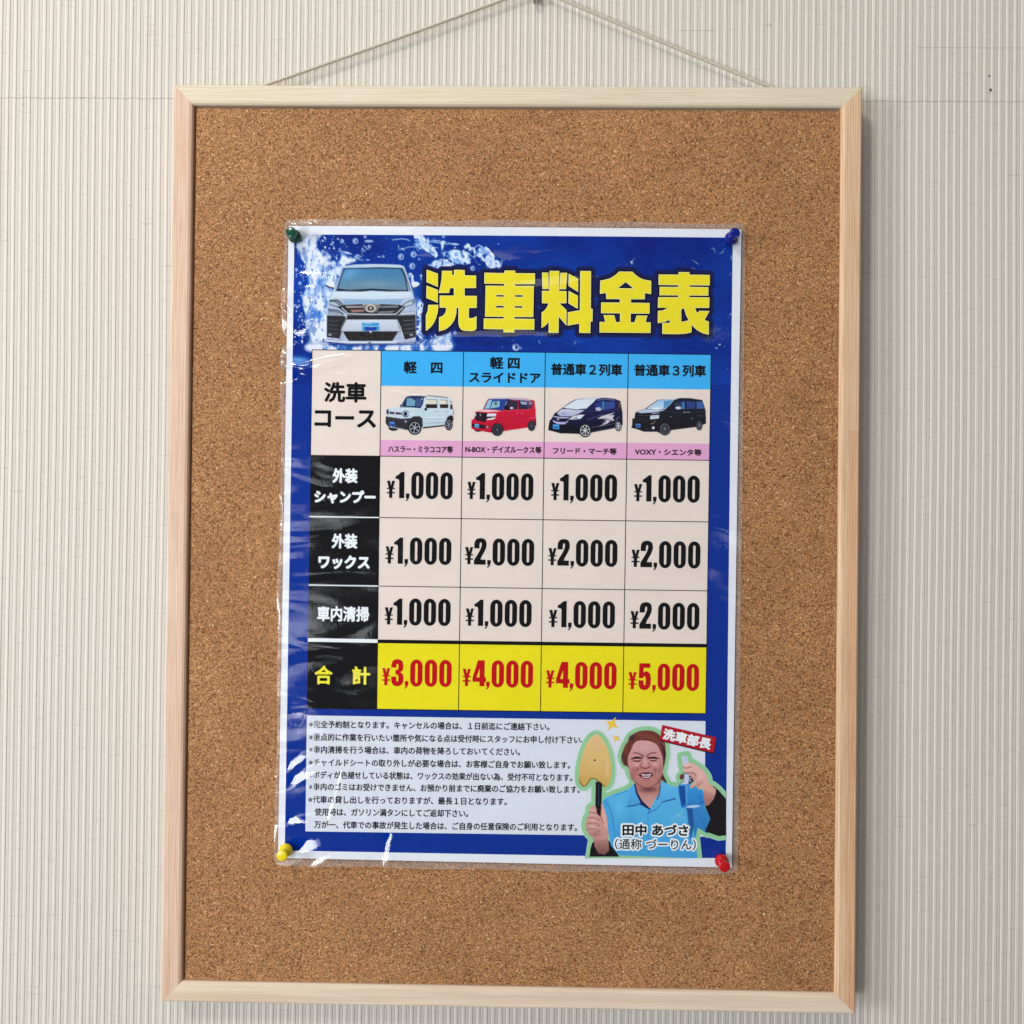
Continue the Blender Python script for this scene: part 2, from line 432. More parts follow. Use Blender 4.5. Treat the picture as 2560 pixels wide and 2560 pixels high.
# cork shifted right and down: wider dark gap stands in for the rails' shadow
m_back, nt, b, L = new_mat('fibreboard_back')
b.inputs['Base Color'].default_value = (0.10, 0.06, 0.035, 1); b.inputs['Roughness'].default_value = 0.8
cw2, ch2 = W2 - FW + 0.003, H2 - FW + 0.003
bk = mesh_obj('backing_panel', [(x, y, z) for y in (CORK_Y + 0.0036, BACK_Y - 0.002) for x, z in ((-cw2, -ch2), (cw2, -ch2), (cw2, ch2), (-cw2, ch2))],
              [(0, 1, 2, 3), (7, 6, 5, 4), (0, 4, 5, 1), (1, 5, 6, 2), (2, 6, 7, 3), (3, 7, 4, 0)], m_back)
under(bk, board)

# ------------------------------------------------------------------ CORD + HOOK
def tube(path, r, n=8, closed_caps=True):
    vs, fs = [], []
    m = len(path)
    for i, p in enumerate(path):
        p = Vector(p)
        d = (Vector(path[min(i + 1, m - 1)]) - Vector(path[max(i - 1, 0)])).normalized()
        up = Vector((0, 1, 0)) if abs(d.y) < 0.9 else Vector((1, 0, 0))
        a = d.cross(up).normalized(); c = d.cross(a)
        rr_ = r(i / (m - 1)) if callable(r) else r
        for k in range(n):
            t = 2 * math.pi * k / n
            vs.append(tuple(p + a * rr_ * math.cos(t) + c * rr_ * math.sin(t)))
    for i in range(m - 1):
        for k in range(n):
            j = (k + 1) % n
            fs.append((i * n + k, i * n + j, (i + 1) * n + j, (i + 1) * n + k))
    if closed_caps:
        fs.append(tuple(reversed(range(n)))); fs.append(tuple((m - 1) * n + k for k in range(n)))
    return vs, fs
def join(parts):
    vs, fs = [], []
    for v, f in parts:
        o = len(vs); vs += v; fs += [tuple(i + o for i in q) for q in f]
    return vs, fs
m_cord, nt, b, L = new_mat('cream_cord')
N = nt.nodes.new
tc = N('ShaderNodeTexCoord'); n1 = N('ShaderNodeTexNoise'); n1.inputs['Scale'].default_value = 900
L.new(tc.outputs['Object'], n1.inputs['Vector'])
mx = N('ShaderNodeMix'); mx.data_type = 'RGBA'; L.new(n1.outputs['Fac'], mx.inputs['Factor'])
mx.inputs['A'].default_value = (*s2l((176, 166, 146)), 1); mx.inputs['B'].default_value = (*s2l((216, 208, 190)), 1)
L.new(mx.outputs['Result'], b.inputs['Base Color']); b.inputs['Roughness'].default_value = 0.8
CY = 0.0158
ap = Vector(px2w(1337, -27, CY)); pl = Vector(px2w(674, 208, CY)); pr = Vector(px2w(1914, 213, CY))
pl2 = pl + (pl - ap).normalized() * 0.018; pr2 = pr + (pr - ap).normalized() * 0.018
def strand_pts(a, c, n, sag):
    out = []
    for i in range(n + 1):
        t = i / n
        p = a.lerp(c, t); p.z -= sag * 4 * t * (1 - t); out.append(p)
    return out
pathc = strand_pts(pl2, ap + Vector((-0.0022, 0, 0)), 420, 0.0008) + strand_pts(ap + Vector((0.0022, 0, 0)), pr2, 380, 0.0004)
# round off the bend over the hook
parts = []
for s in range(3):
    pp, acc_l = [], 0.0
    for i, p in enumerate(pathc):
        if i: acc_l += (pathc[i] - pathc[i - 1]).length
        d = (pathc[min(i + 1, len(pathc) - 1)] - pathc[max(i - 1, 0)]).normalized()
        a = d.cross(Vector((0, 1, 0))).normalized(); c = d.cross(a)
        t = acc_l / 0.0042 * 2 * math.pi + s * 2 * math.pi / 3
        pp.append(tuple(p + a * 0.00052 * math.cos(t) + c * 0.00052 * math.sin(t)))
    parts.append(tube(pp, 0.00062, 6))
vs, fs = join(parts)
cordo = mesh_obj('hanging_cord', vs, fs, m_cord, smooth=True)
tag(cordo, 'thin cream twisted cord rising in a peak from the top of the board frame', 'cord')

m_metal, nt, b, L = new_mat('zinc_metal')
b.inputs['Base Color'].default_value = (0.42, 0.40, 0.37, 1); b.inputs['Metallic'].default_value = 1; b.inputs['Roughness'].default_value = 0.35
hk = []
for i in range(14):
    t = math.pi * (1.0 + i / 13)
    hk.append(Vector((ap.x, CY + 0.0 + 0.0028 * math.cos(t), ap.z - 0.0046 + 0.0042 * math.sin(t) * 0.9 + 0.0)))
shank = [Vector((ap.x, WALL_Y + 0.002, ap.z + 0.010)), Vector((ap.x, CY + 0.004, ap.z + 0.0095)), Vector((ap.x, CY + 0.0029, ap.z + 0.006))]
hook_path = [tuple(v) for v in shank] + [tuple(v) for v in reversed(hk)] + [(ap.x, CY - 0.0030, ap.z + 0.003)]
hv, hf = tube(hook_path, 0.0011, 10)
hook = mesh_obj('wall_hook', hv, hf, m_metal, smooth=True)
tag(hook, 'small grey metal hook on the wall holding the peak of the cord', 'hook')

# ------------------------------------------------------------------ POSTER helpers
PY = 0.0012                      # paper plane, 1.3 mm in front of the cork
pc = px2w(1276, 1366, PY)
poster = empty('price_poster', (float(pc[0]), PY, float(px2w(1262, 2156, PY)[2])),
               'laminated blue car-wash price list poster pinned on the cork board', 'poster')
POFF = -Vector(poster.location)
def surf(px, py, layer):
    """point on the slightly bowed sheet, 'layer' ink levels above the paper"""
    p = px2w(px, py, PY)
    u = (p[..., 0] - pc[0]) / 0.15; v = (p[..., 2] - pc[2]) / 0.21
    bow = 0.0009 * (1 - np.clip(u * u, 0, 1.2)) * (0.6 + 0.4 * np.sin(v * 2.1 + 0.6)) + 0.0005 * v * v
    p = p.copy()
    p[..., 1] = PY - bow - layer * 0.00006
    return p
def poster_part(name, verts, faces, mat, label=None, parent=None):
    o = mesh_obj(name, verts, faces, mat)
    o.data.transform(Matrix.Translation(POFF))
    o.parent = parent or poster
    if label: o['label'] = label
    return o
def quad_grid(c, nx, ny, layer):
    """c: TL, TR, BR, BL in photo px"""
    c = np.array(c, float)
    U, V = np.meshgrid(np.linspace(0, 1, nx + 1), np.linspace(0, 1, ny + 1))
    P = ((1 - U) * (1 - V))[..., None] * c[0] + (U * (1 - V))[..., None] * c[1] + (U * V)[..., None] * c[2] + ((1 - U) * V)[..., None] * c[3]
    w3 = surf(P[..., 0], P[..., 1], layer).reshape(-1, 3)
    fs = []
    for j in range(ny):
        for i in range(nx):
            a = j * (nx + 1) + i
            fs.append((a, a + nx + 1, a + nx + 2, a + 1))
    return w3, fs
def panel(name, c, mat, layer, label=None, nx=None, ny=None, parent=None):
    c = np.array(c, float)
    nx = nx or max(1, int(np.linalg.norm(c[1] - c[0]) / 25)); ny = ny or max(1, int(np.linalg.norm(c[3] - c[0]) / 25))
    v, f = quad_grid(c, nx, ny, layer)
    return poster_part(name, v, f, mat, label, parent)
def loops_mesh(groups, layer):
    """groups: list of [outer, hole, ...] loops in photo px -> verts, faces"""
    vs, fs = [], []
    for loops in groups:
        tri = tessellate_polygon([[Vector((p[0], p[1], 0)) for p in lp] for lp in loops])
        flat = [p for lp in loops for p in lp]
        o = len(vs)
        w3 = surf(np.array([p[0] for p in flat]), np.array([p[1] for p in flat]), layer)
        vs += [tuple(q) for q in w3]
        for t in tri:
            a, b_, c = (flat[i] for i in t)
            s = (b_[0] - a[0]) * (c[1] - a[1]) - (b_[1] - a[1]) * (c[0] - a[0])
            if abs(s) < 1e-6: continue
            fs.append(tuple(i + o for i in (t if s < 0 else (t[0], t[2], t[1]))))
    return vs, fs

_tc = {}
def text_tris(body, offset):
    key = (body, offset)
    if key in _tc: return _tc[key]
    c = bpy.data.curves.new('t', 'FONT'); c.body = body; c.offset = offset; c.fill_mode = 'FRONT'; c.resolution_u = 3
    o = bpy.data.objects.new('t', c); COL.objects.link(o)
    dg = bpy.context.evaluated_depsgraph_get()
    me = bpy.data.meshes.new_from_object(o.evaluated_get(dg))
    co = np.zeros(len(me.vertices) * 3); me.vertices.foreach_get('co', co); co = co.reshape(-1, 3)[:, :2]
    fs = [tuple(p.vertices) for p in me.polygons]
    COL.objects.unlink(o); bpy.data.objects.remove(o); bpy.data.curves.remove(c); bpy.data.meshes.remove(me)
    _tc[key] = (co, fs)
    return _tc[key]
def text(name, body, x, y, w_, h_, mat, layer, bold=0.0, sl=0.0125, sv=-0.0143, vecs=None, label=None, parent=None):
    """fit the lettering's bounding box at (x, y) px, w_ x h_ px; bold = stroke widening in px (overprinted copies)"""
    co, fs = text_tris(body, 0.0)
    mn, mx_ = co.min(0), co.max(0)
    u = (co[:, 0] - mn[0]) / (mx_[0] - mn[0]); v = 1 - (co[:, 1] - mn[1]) / (mx_[1] - mn[1])
    if vecs is None:
        U = np.array([w_, w_ * sl]); V = np.array([h_ * sv, h_])
    else:
        U, V = np.array(vecs[0], float), np.array(vecs[1], float)
    g = min(bold, 3.0) if bold < 2.6 else 0.0        # keep the outer size when thickening
    gu, gv = g / np.linalg.norm(U), g / np.linalg.norm(V)
    u = gu + u * (1 - 2 * gu); v = gv + v * (1 - 2 * gv)
    X = x + u * U[0] + v * V[0]; Y = y + u * U[1] + v * V[1]
    n = 0 if bold == 0 else (8 if bold < 2.6 else 16)
    offs = [(0.0, 0.0)] + [(bold * math.cos(2 * math.pi * k / n), bold * math.sin(2 * math.pi * k / n)) for k in range(n)]
    vs, ff = [], []
    for k, (dx, dy) in enumerate(offs):
        o = len(ff) and sum(len(q) for q in vs)
        vs.append(surf(X + dx, Y + dy, layer + k * 0.025))
        skip = body[0] == '※' and k > 0        # the reference mark stays thin
        ff += [tuple(i + (k * len(co)) for i in reversed(f)) for f in fs if not (skip and co[f[0], 0] < 0.98)]
    return poster_part(name, np.concatenate(vs), ff, mat, label, parent)

M_PAPER = print_mat('paper_white', (226, 230, 238))
M_BLUE = print_mat('ink_blue', (0, 47, 142))
M_CREAM = print_mat('ink_cream', (228, 215, 205))
M_SKY = print_mat('ink_sky', (62, 176, 238))
M_PINK = print_mat('ink_pink', (224, 165, 205))
M_BLACK = print_mat('ink_black', (16, 15, 18))
M_YEL = print_mat('ink_yellow', (232, 220, 30))
M_RED = print_mat('ink_red', (190, 10, 20))
M_NOTE = print_mat('ink_note', (216, 222, 232))
M_WHITE = print_mat('ink_white_letter', (232, 238, 245))
M_TY = print_mat('ink_title_yellow', (232, 218, 45))
M_TC = print_mat('ink_title_cream', (246, 240, 190))
M_CRIM = print_mat('ink_crimson', (176, 24, 42))
M_GOLD = print_mat('ink_gold', (236, 200, 60))
M_YTX = print_mat('ink_yellow_text', (238, 228, 60))

paper = panel('paper_sheet', [(722, 565), (1853, 574), (1829, 2168), (695, 2144)], M_PAPER, 0, nx=46, ny=64)
blue = panel('blue_print', [(736.7, 587), (1831, 595.5), (1813.8, 2144.9), (712.3, 2125.4)], M_BLUE, 1, nx=44, ny=62)

# ------------------------------------------------------------------ PRINTED PICTURES (ink painted per vertex on fine sheets)
def up(a, h, w_):
    """smooth upsample of a small random grid"""
    ys = np.linspace(0, a.shape[0] - 1.001, h); xs = np.linspace(0, a.shape[1] - 1.001, w_)
    yi = ys.astype(int); xi = xs.astype(int); fy = ys - yi; fx = xs - xi
    fy = fy * fy * (3 - 2 * fy); fx = fx * fx * (3 - 2 * fx)
    A = a[yi][:, xi]; B = a[yi][:, xi + 1]; C = a[yi + 1][:, xi]; D = a[yi + 1][:, xi + 1]
    fx = fx[None, :]; fy = fy[:, None]
    return (A * (1 - fx) + B * fx) * (1 - fy) + (C * (1 - fx) + D * fx) * fy
def fbm(h, w_, cell, oct_=4, ay=1.0, ax=1.0, gain=0.55):
    out = np.zeros((h, w_)); amp = 1; tot = 0
    for o in range(oct_):
        gy = max(2, int(h / (cell * ay)) + 2); gx = max(2, int(w_ / (cell * ax)) + 2)
        out += amp * up(RNG.rand(gy, gx), h, w_); tot += amp; amp *= gain; cell = max(1.0, cell / 2)
    return out / tot
def sstep(a, lo, hi):
    t = np.clip((a - lo) / (hi - lo), 0, 1); return t * t * (3 - 2 * t)
def smooth_loop(pts, n=5, closed=True):
    P = [np.array(p, float) for p in pts]; m = len(P); out = []
    rng = range(m) if closed else range(m - 1)
    for i in rng:
        p0 = P[(i - 1) % m] if closed or i > 0 else P[i]
        p1 = P[i]; p2 = P[(i + 1) % m]
        p3 = P[(i + 2) % m] if closed or i + 2 < m else P[(i + 1) % m]
        for k in range(n):
            t = k / n
            out.append(0.5 * ((2 * p1) + (-p0 + p2) * t + (2 * p0 - 5 * p1 + 4 * p2 - p3) * t * t + (-p0 + 3 * p1 - 3 * p2 + p3) * t ** 3))
    if not closed: out.append(P[-1])
    return [tuple(p) for p in out]

class Canvas:
    def __init__(s, x0, y0, x1, y1, step, bg, T=(0, 0, 1)):
        s.nx = int(round((x1 - x0) / step)) + 1; s.ny = int(round((y1 - y0) / step)) + 1
        s.X, s.Y = np.meshgrid(np.linspace(x0, x1, s.nx), np.linspace(y0, y1, s.ny))
        s.step = step; s.img = np.zeros((s.ny, s.nx, 3)) + np.array(bg, float); s.touch = np.zeros((s.ny, s.nx))
        s.T = T
    def tr(s, pts):
        ox, oy, k = s.T
        return np.array([(ox + p[0] * k, oy + p[1] * k) for p in pts])
    def win(s, P, pad):
        x0, y0 = P.min(0) - pad; x1, y1 = P.max(0) + pad
        dx = (s.X[0, -1] - s.X[0, 0]) / (s.nx - 1); dy = (s.Y[-1, 0] - s.Y[0, 0]) / (s.ny - 1)
        i0 = max(0, int((x0 - s.X[0, 0]) / dx)); i1 = min(s.nx, int((x1 - s.X[0, 0]) / dx) + 2)
        j0 = max(0, int((y0 - s.Y[0, 0]) / dy)); j1 = min(s.ny, int((y1 - s.Y[0, 0]) / dy) + 2)
        return slice(j0, j1), slice(i0, i1)
    def sd(s, P, W, closed=True):
        X = s.X[W]; Y = s.Y[W]
        d = np.full(X.shape, 1e9); ins = np.zeros(X.shape, bool)
        n = len(P)
        for i in range(n if closed else n - 1):
            ax, ay = P[i]; bx, by = P[(i + 1) % n]
            ex, ey = bx - ax, by - ay
            L2 = ex * ex + ey * ey + 1e-12
            t = np.clip(((X - ax) * ex + (Y - ay) * ey) / L2, 0, 1)
            d = np.minimum(d, (X - ax - t * ex) ** 2 + (Y - ay - t * ey) ** 2)
            if closed and ay != by:
                c = ((ay > Y) != (by > Y)) & (X < (bx - ax) * (Y - ay) / (by - ay) + ax)
                ins ^= c
        d = np.sqrt(d)
        return np.where(ins, d, -d) if closed else -d
    def blend(s, W, cov, col):
        col = np.array(col, float)
        s.img[W] = s.img[W] * (1 - cov[..., None]) + col * cov[..., None]
        s.touch[W] = np.maximum(s.touch[W], cov)
    def poly(s, pts, col, a=1.0, soft=None, col2=None, smooth=False, noise=0, grow=0, horiz=False):
        if smooth: pts = smooth_loop(pts)
        P = s.tr(pts); so = soft or s.step * 1.1
        W = s.win(P, so + grow + 2)
        sd = s.sd(P, W) + grow
        cov = np.clip(0.5 + sd / so, 0, 1) * a
        c = np.array(col, float)
        if col2 is not None:
            q = s.X[W] if horiz else s.Y[W]
            lo, hi = (P[:, 0].min(), P[:, 0].max()) if horiz else (P[:, 1].min(), P[:, 1].max())
            t = np.clip((q - lo) / (hi - lo + 1e-6), 0, 1)[..., None]
            c = c * (1 - t) + np.array(col2, float) * t
        if noise:
            nz = RNG.rand(*cov.shape) - 0.5
            c = np.clip(c + nz[..., None] * noise * 2, 0, 255)
        s.blend(W, cov, c)
    def line(s, pts, wd, col, a=1.0, smooth=False, soft=None):
        """wd in crop units"""
        if smooth: pts = smooth_loop(pts, closed=False)
        P = s.tr(pts); r = wd * s.T[2] / 2; so = soft or s.step
        W = s.win(P, r + so + 1)
        sd = s.sd(P, W, False) + r
        s.blend(W, np.clip(0.5 + sd / so, 0, 1) * a, col)
    def ell(s, cx, cy, rx, ry, col, a=1.0, rot=0, soft=0.15, ring=None):
        """soft: fraction of radius faded; ring: relative thickness"""
        (px, py), = s.tr([(cx, cy)]); rx *= s.T[2]; ry *= s.T[2]
        R_ = max(rx, ry) * (1 + soft) + s.step
        W = s.win(np.array([[px - R_, py - R_], [px + R_, py + R_]]), 1)
        dx = s.X[W] - px; dy = s.Y[W] - py
        c, sn = math.cos(rot), math.sin(rot)
        q = np.sqrt(((dx * c + dy * sn) / rx) ** 2 + ((-dx * sn + dy * c) / ry) ** 2)
        sf = max(soft, s.step / min(rx, ry))
        cov = np.clip((1 - q) / sf + 0.5, 0, 1)
        if ring: cov = cov * np.clip((q - (1 - ring)) / sf + 0.5, 0, 1)
        s.blend(W, cov * a, col)
    def glow(s, cx, cy, rx, ry, col, a=1.0, rot=0):
        (px, py), = s.tr([(cx, cy)]); rx *= s.T[2]; ry *= s.T[2]
        R_ = max(rx, ry) * 2
        W = s.win(np.array([[px - R_, py - R_], [px + R_, py + R_]]), 1)
        dx = s.X[W] - px; dy = s.Y[W] - py
        c, sn = math.cos(rot), math.sin(rot)
        q = ((dx * c + dy * sn) / rx) ** 2 + ((-dx * sn + dy * c) / ry) ** 2
        t0 = s.touch[W].copy()
        s.blend(W, np.exp(-q * 1.6) * a, col)
        s.touch[W] = t0
    def build(s, name, layer, label=None, full=True, parent=None):
        w3 = surf(s.X.ravel(), s.Y.ravel(), layer)
        idx = np.arange(s.nx * s.ny).reshape(s.ny, s.nx)
        q = np.stack([idx[:-1, :-1], idx[1:, :-1], idx[1:, 1:], idx[:-1, 1:]], -1).reshape(-1, 4)
        if not full:
            t = s.touch
            m = np.maximum.reduce([t[:-1, :-1], t[1:, :-1], t[1:, 1:], t[:-1, 1:]]).ravel() > 0.02
            q = q[m]
        me = bpy.data.meshes.new(name)
        me.vertices.add(len(w3)); me.vertices.foreach_set('co', (w3 + np.array(POFF)).ravel())
        me.loops.add(q.size); me.loops.foreach_set('vertex_index', q.ravel())
        me.polygons.add(len(q)); me.polygons.foreach_set('loop_start', np.arange(0, q.size, 4)); me.polygons.foreach_set('loop_total', np.full(len(q), 4))
        me.update(calc_edges=True)
        ca = me.color_attributes.new('ink', 'FLOAT_COLOR', 'POINT')
        lin = alb(np.clip(s.img, 0, 255)).reshape(-1, 3)
        ca.data.foreach_set('color', np.concatenate([lin, np.ones((len(lin), 1))], 1).ravel())
        me.materials.append(m_vcol)
        o = bpy.data.objects.new(name, me); COL.objects.link(o); o.parent = parent or poster
        if label: o['label'] = label
        return o

# ---- header: water splash, big van, halo of the title
TV_ = (690, 530, 500 / 1932)          # van crop
TT = (1030, 560, 830 / 1932)          # title crop
BL = (0, 47, 142)
hd = Canvas(736, 587, 1831, 962, 1.45, BL, TV_)
# keep its outline inside the blue print: straighten to the printed edges
E_L = lambda y: 736.7 + (712.3 - 736.7) * (y - 587) / 1538.4
t_ = (hd.X - 736) / 1095.0
hd_y = hd.Y + 8.0 * t_ * np.clip(1 - (hd.Y - 587) / 375, 0, 1)
hd.X = (E_L(hd.Y)) + t_ * (1831 - 17.2 * (hd.Y - 595) / 1549.4 - E_L(hd.Y))
hd.Y = hd_y
hy, hx = hd.img.shape[:2]
tone = fbm(hy, hx, 120, 4)
hd.img += (tone - 0.5)[..., None] * np.array([20, 50, 70.0])
fine = fbm(hy, hx, 14, 4, ay=1.5, ax=0.8)
rid = 1 - np.abs(fbm(hy, hx, 34, 4, ay=1.6, ax=0.7) * 2 - 1) * 2.2
rid2 = 1 - np.abs(fbm(hy, hx, 60, 5, ay=0.8, ax=1.4) * 2 - 1) * 2.6
def dens(pts, soft, smooth=True):
    if smooth: pts = smooth_loop(pts)
    P = hd.tr(pts); W = hd.win(P, soft)
    D = np.zeros((hy, hx)); D[W] = np.clip(0.5 + hd.sd(P, W) / soft, 0, 1)
    return D
D = dens([(200, 215), (435, 215), (400, 300), (440, 370), (530, 430), (525, 480), (600, 450), (625, 360), (665, 410), (780, 470), (690, 520), (640, 640), (560, 800),
          (520, 1300), (380, 1340), (330, 1250), (300, 1080), (270, 960), (240, 820), (290, 700), (275, 540), (215, 420)], 26)
D2 = dens([(330, 1260), (520, 1290), (900, 1300), (1350, 1270), (1640, 1180), (1690, 1200), (1660, 1345), (900, 1345), (340, 1345)], 12)
D3 = dens([(1350, 880), (1400, 900), (1440, 1100), (1500, 1180), (1670, 1180), (1660, 1330), (1350, 1330)], 18)
wgt = sstep(D * 1.45 - (1 - fine) * 0.95, 0.10, 0.62) + D3 * np.clip(rid * 1.2 - 0.1, 0, 1) * 0.8
wgt = np.maximum(wgt, D2 * np.clip(0.97 + (fine - 0.5) * 1.2, 0, 1))
wgt = np.clip(wgt, 0, 1)
mid = np.array([66, 124, 206.0]); wht = np.array([220, 229, 243.0])
lum = np.clip(0.06 + 1.1 * rid2 * 0.5 + (fine - 0.45) * 2.6 + D * 0.45, 0, 1)[..., None]
spl = mid * (1 - lum) + wht * lum
hd.img = hd.img * (1 - wgt[..., None]) + spl * wgt[..., None]
# dark streaks inside the column
ds = sstep(fbm(hy, hx, 9, 3, ay=1.8, ax=0.7), 0.60, 0.70) * D * 0.55
hd.img = hd.img * (1 - ds[..., None]) + np.array([70, 110, 190.0]) * ds[..., None]
# blue hollows at the column's left side
for cx, cy, rx, ry in ((225, 420, 22, 50), (240, 520, 38, 50), (225, 640, 45, 90), (220, 890, 40, 70), (215, 1030, 50, 60), (470, 410, 26, 34), (530, 540, 40, 34), (590, 500, 20, 26)):
    hd.glow(cx, cy, rx, ry, (20, 60, 165), 0.85)
# crown of water above, upper right
rf = 1 - np.abs(fbm(hy, hx, 15, 3, ay=1.1, ax=0.9) * 2 - 1) * 2.0
rg = fbm(hy, hx, 26, 3)
for pts in ([(1340, 228), (1430, 236), (1500, 292), (1590, 420), (1530, 445), (1440, 380), (1350, 330)], [(1590, 300), (1640, 290), (1630, 420), (1600, 400)], [(1660, 380), (1800, 370), (1930, 430), (1900, 500), (1760, 500), (1680, 450)],
            [(1830, 320), (1960, 310), (2080, 390), (2175, 560), (2080, 570), (1990, 480), (1900, 400), (1830, 370)], [(1470, 490), (1640, 470), (1720, 520), (1640, 560), (1500, 550)], [(1370, 860), (1420, 900), (1440, 1150), (1360, 1200)],
            [(1290, 600), (1330, 620), (1330, 700), (1300, 690)], [(1385, 640), (1420, 620), (1420, 700)]):
    M_ = dens(pts, 9)
    kf = sstep(M_ * 0.95 + (rg - 0.5) * 0.9 + (rf - 0.55) * 0.9, 0.55, 1.0)
    cc_ = np.array([110, 160, 225.0]) + sstep(rf, 0.45, 0.95)[..., None] * np.array([115, 75, 20.0])
    hd.img = hd.img * (1 - kf[..., None]) + cc_ * kf[..., None]
arc = [[(1370, 240), (1400, 300), (1450, 330), (1500, 400), (1550, 430)], [(1350, 290), (1440, 300), (1480, 350), (1520, 420)], [(1450, 290), (1520, 300), (1640, 310), (1760, 320)],
       [(1180, 370), (1240, 360), (1300, 340), (1400, 345)], [(1130, 280), (1230, 270), (1300, 285)], [(1640, 390), (1720, 400), (1800, 390), (1860, 420), (1920, 450)],
       [(1600, 400), (1700, 460), (1760, 500), (1820, 480)], [(640, 380), (700, 400), (740, 420)], [(760, 430), (800, 460), (850, 470)], [(1830, 340), (1900, 350), (1960, 330), (2040, 380)],
       [(1920, 420), (1990, 440), (2060, 500), (2130, 560)], [(1960, 380), (2050, 420), (2120, 500), (2150, 545)], [(2150, 560), (2190, 460)]]
for a_ in arc:
    for k in range(2):
        j = [(x + random.uniform(-9, 9), y + random.uniform(-9, 9)) for x, y in a_]
        hd.line(j, random.uniform(2, 7), (150 + random.randint(0, 70), 190 + random.randint(0, 35), 238), 0.75, smooth=True, soft=2.2)
for _ in range(70):
    x, y = random.uniform(1350, 2150), 0
    y = 300 + 240 * ((x - 1350) / 800) ** 1.4 + random.gauss(0, 45)
    hd.ell(x, y, random.uniform(4, 20), random.uniform(3, 9), (190, 212, 240), random.uniform(0.4, 0.9), random.uniform(-0.4, 0.9), 0.5)
for x, y, r in ((770, 285, 27), (865, 245, 15), (790, 435, 22), (1395, 245, 24), (1210, 437, 28), (1330, 415, 28), (1318, 527, 28), (1545, 515, 40), (1600, 500, 40), (1665, 520, 30), (905, 340, 16),
                (840, 365, 12), (1040, 435, 12), (1385, 462, 10), (1300, 615, 22), (1610, 340, 14), (1900, 550, 22), (1620, 245, 14), (235, 690, 16), (185, 905, 14), (235, 1010, 14), (1732, 1172, 16),
                (2215, 205, 16), (2150, 315, 7), (1610, 560, 20), (230, 905, 10), (200, 560, 14), (330, 530, 12)):
    hd.ell(x, y, r, r * 1.08, (190, 212, 242), 0.8, 0, 0.3, ring=0.42)
    hd.ell(x - r * 0.2, y - r * 0.1, r * 0.3, r * 0.5, (225, 236, 250), 0.85, 0.3, 0.5)
for x, y, rx, ry, ro in ((900, 287, 42, 13, 0), (890, 467, 20, 6, 0.1), (1000, 438, 18, 6, 0), (640, 285, 20, 20, 0), (1610, 335, 12, 46, 0.1), (690, 400, 32, 12, .3), (1550, 285, 50, 7, .05), (1730, 315, 40, 8, .1)):
    hd.ell(x, y, rx, ry, (205, 222, 245), 0.75, ro, 0.5)
for _ in range(150):
    x, y = random.uniform(190, 1500), random.uniform(230, 560)
    hd.ell(x, y, random.uniform(2, 6), random.uniform(2, 6), (150, 185, 235), random.uniform(0.2, 0.6), 0, 0.5)
# large drop below the title
hd.ell(2318, 1310, 34, 34, (200, 216, 240), 0.9, 0, 0.3, ring=0.45)
hd.ell(2300, 1306, 12, 22, (235, 242, 252), 0.9, 0, 0.5)
hd.ell(2365, 1318, 12, 12, (160, 190, 235), 0.8, 0, 0.4, ring=0.5)
# pale light band of the water picture by the left border and a darker surface line on the right
hd.glow(215, 1430, 150, 42, (120, 178, 235), 0.85, 0.08)
hd.glow(210, 1470, 170, 30, (60, 120, 215), 0.6, 0.1)
hd.glow(2200, 1270, 600, 40, (8, 30, 110), 0.5, 0.02)
for _ in range(60):
    x, y = random.uniform(1700, 4400), random.gauss(1270, 30)
    hd.line([(x, y), (x + random.uniform(30, 120), y + random.uniform(-8, 14))], random.uniform(2, 6), (40, 86, 190), 0.4)

# ---- white minivan, front view
V = hd
V.ell(920, 1262, 470, 40, (40, 70, 150), 0.6, 0, 0.5)
body = [(662, 528), (760, 512), (920, 507), (1100, 510), (1205, 516), (1240, 530), (1268, 600), (1300, 700), (1325, 780), (1345, 860), (1356, 940), (1358, 1060), (1352, 1250), (1330, 1272), (1150, 1280), (700, 1280),
        (505, 1262), (488, 1240), (490, 1040), (500, 900), (525, 820), (560, 745), (600, 655), (635, 575)]
V.poly(body, (192, 208, 228), col2=(166, 182, 208))
V.glow(600, 900, 60, 200, (150, 168, 200), 0.4); V.glow(1320, 900, 50, 200, (150, 168, 200), 0.4)
V.poly([(655, 545), (1000, 538), (1215, 545), (1252, 620), (1284, 772), (1150, 770), (920, 758), (720, 770), (582, 768), (612, 668)], (20, 40, 70))
V.poly([(668, 556), (1000, 550), (1205, 556), (1240, 625), (1270, 760), (1150, 756), (920, 744), (720, 756), (598, 756), (626, 668)], (66, 130, 178), col2=(104, 138, 160), noise=6)
V.glow(720, 600, 130, 60, (110, 170, 215), 0.6, -0.4)
V.glow(1110, 600, 150, 50, (70, 120, 160), 0.5)
V.glow(930, 700, 240, 40, (138, 158, 170), 0.5)
V.line([(600, 748), (720, 765), (830, 768), (920, 757), (1100, 768), (1270, 764)], 12, (22, 30, 44))
V.line([(640, 575), (600, 668), (572, 760)], 10, (150, 170, 200)); V.line([(1225, 548), (1262, 640), (1298, 765)], 9, (60, 80, 110))
for pts in ([(484, 702), (515, 678), (566, 690), (560, 742), (505, 728)], [(1312, 684), (1366, 680), (1390, 706), (1345, 742), (1328, 738)]):
    V.poly(pts, (222, 230, 242), smooth=True)
V.line([(488, 714), (520, 732), (556, 738)], 13, (22, 24, 34)); V.line([(1334, 738), (1364, 732), (1386, 714)], 11, (40, 44, 60))
V.poly([(560, 775), (1300, 775), (1330, 850), (520, 850)], (212, 226, 236), col2=(196, 212, 228), soft=6)
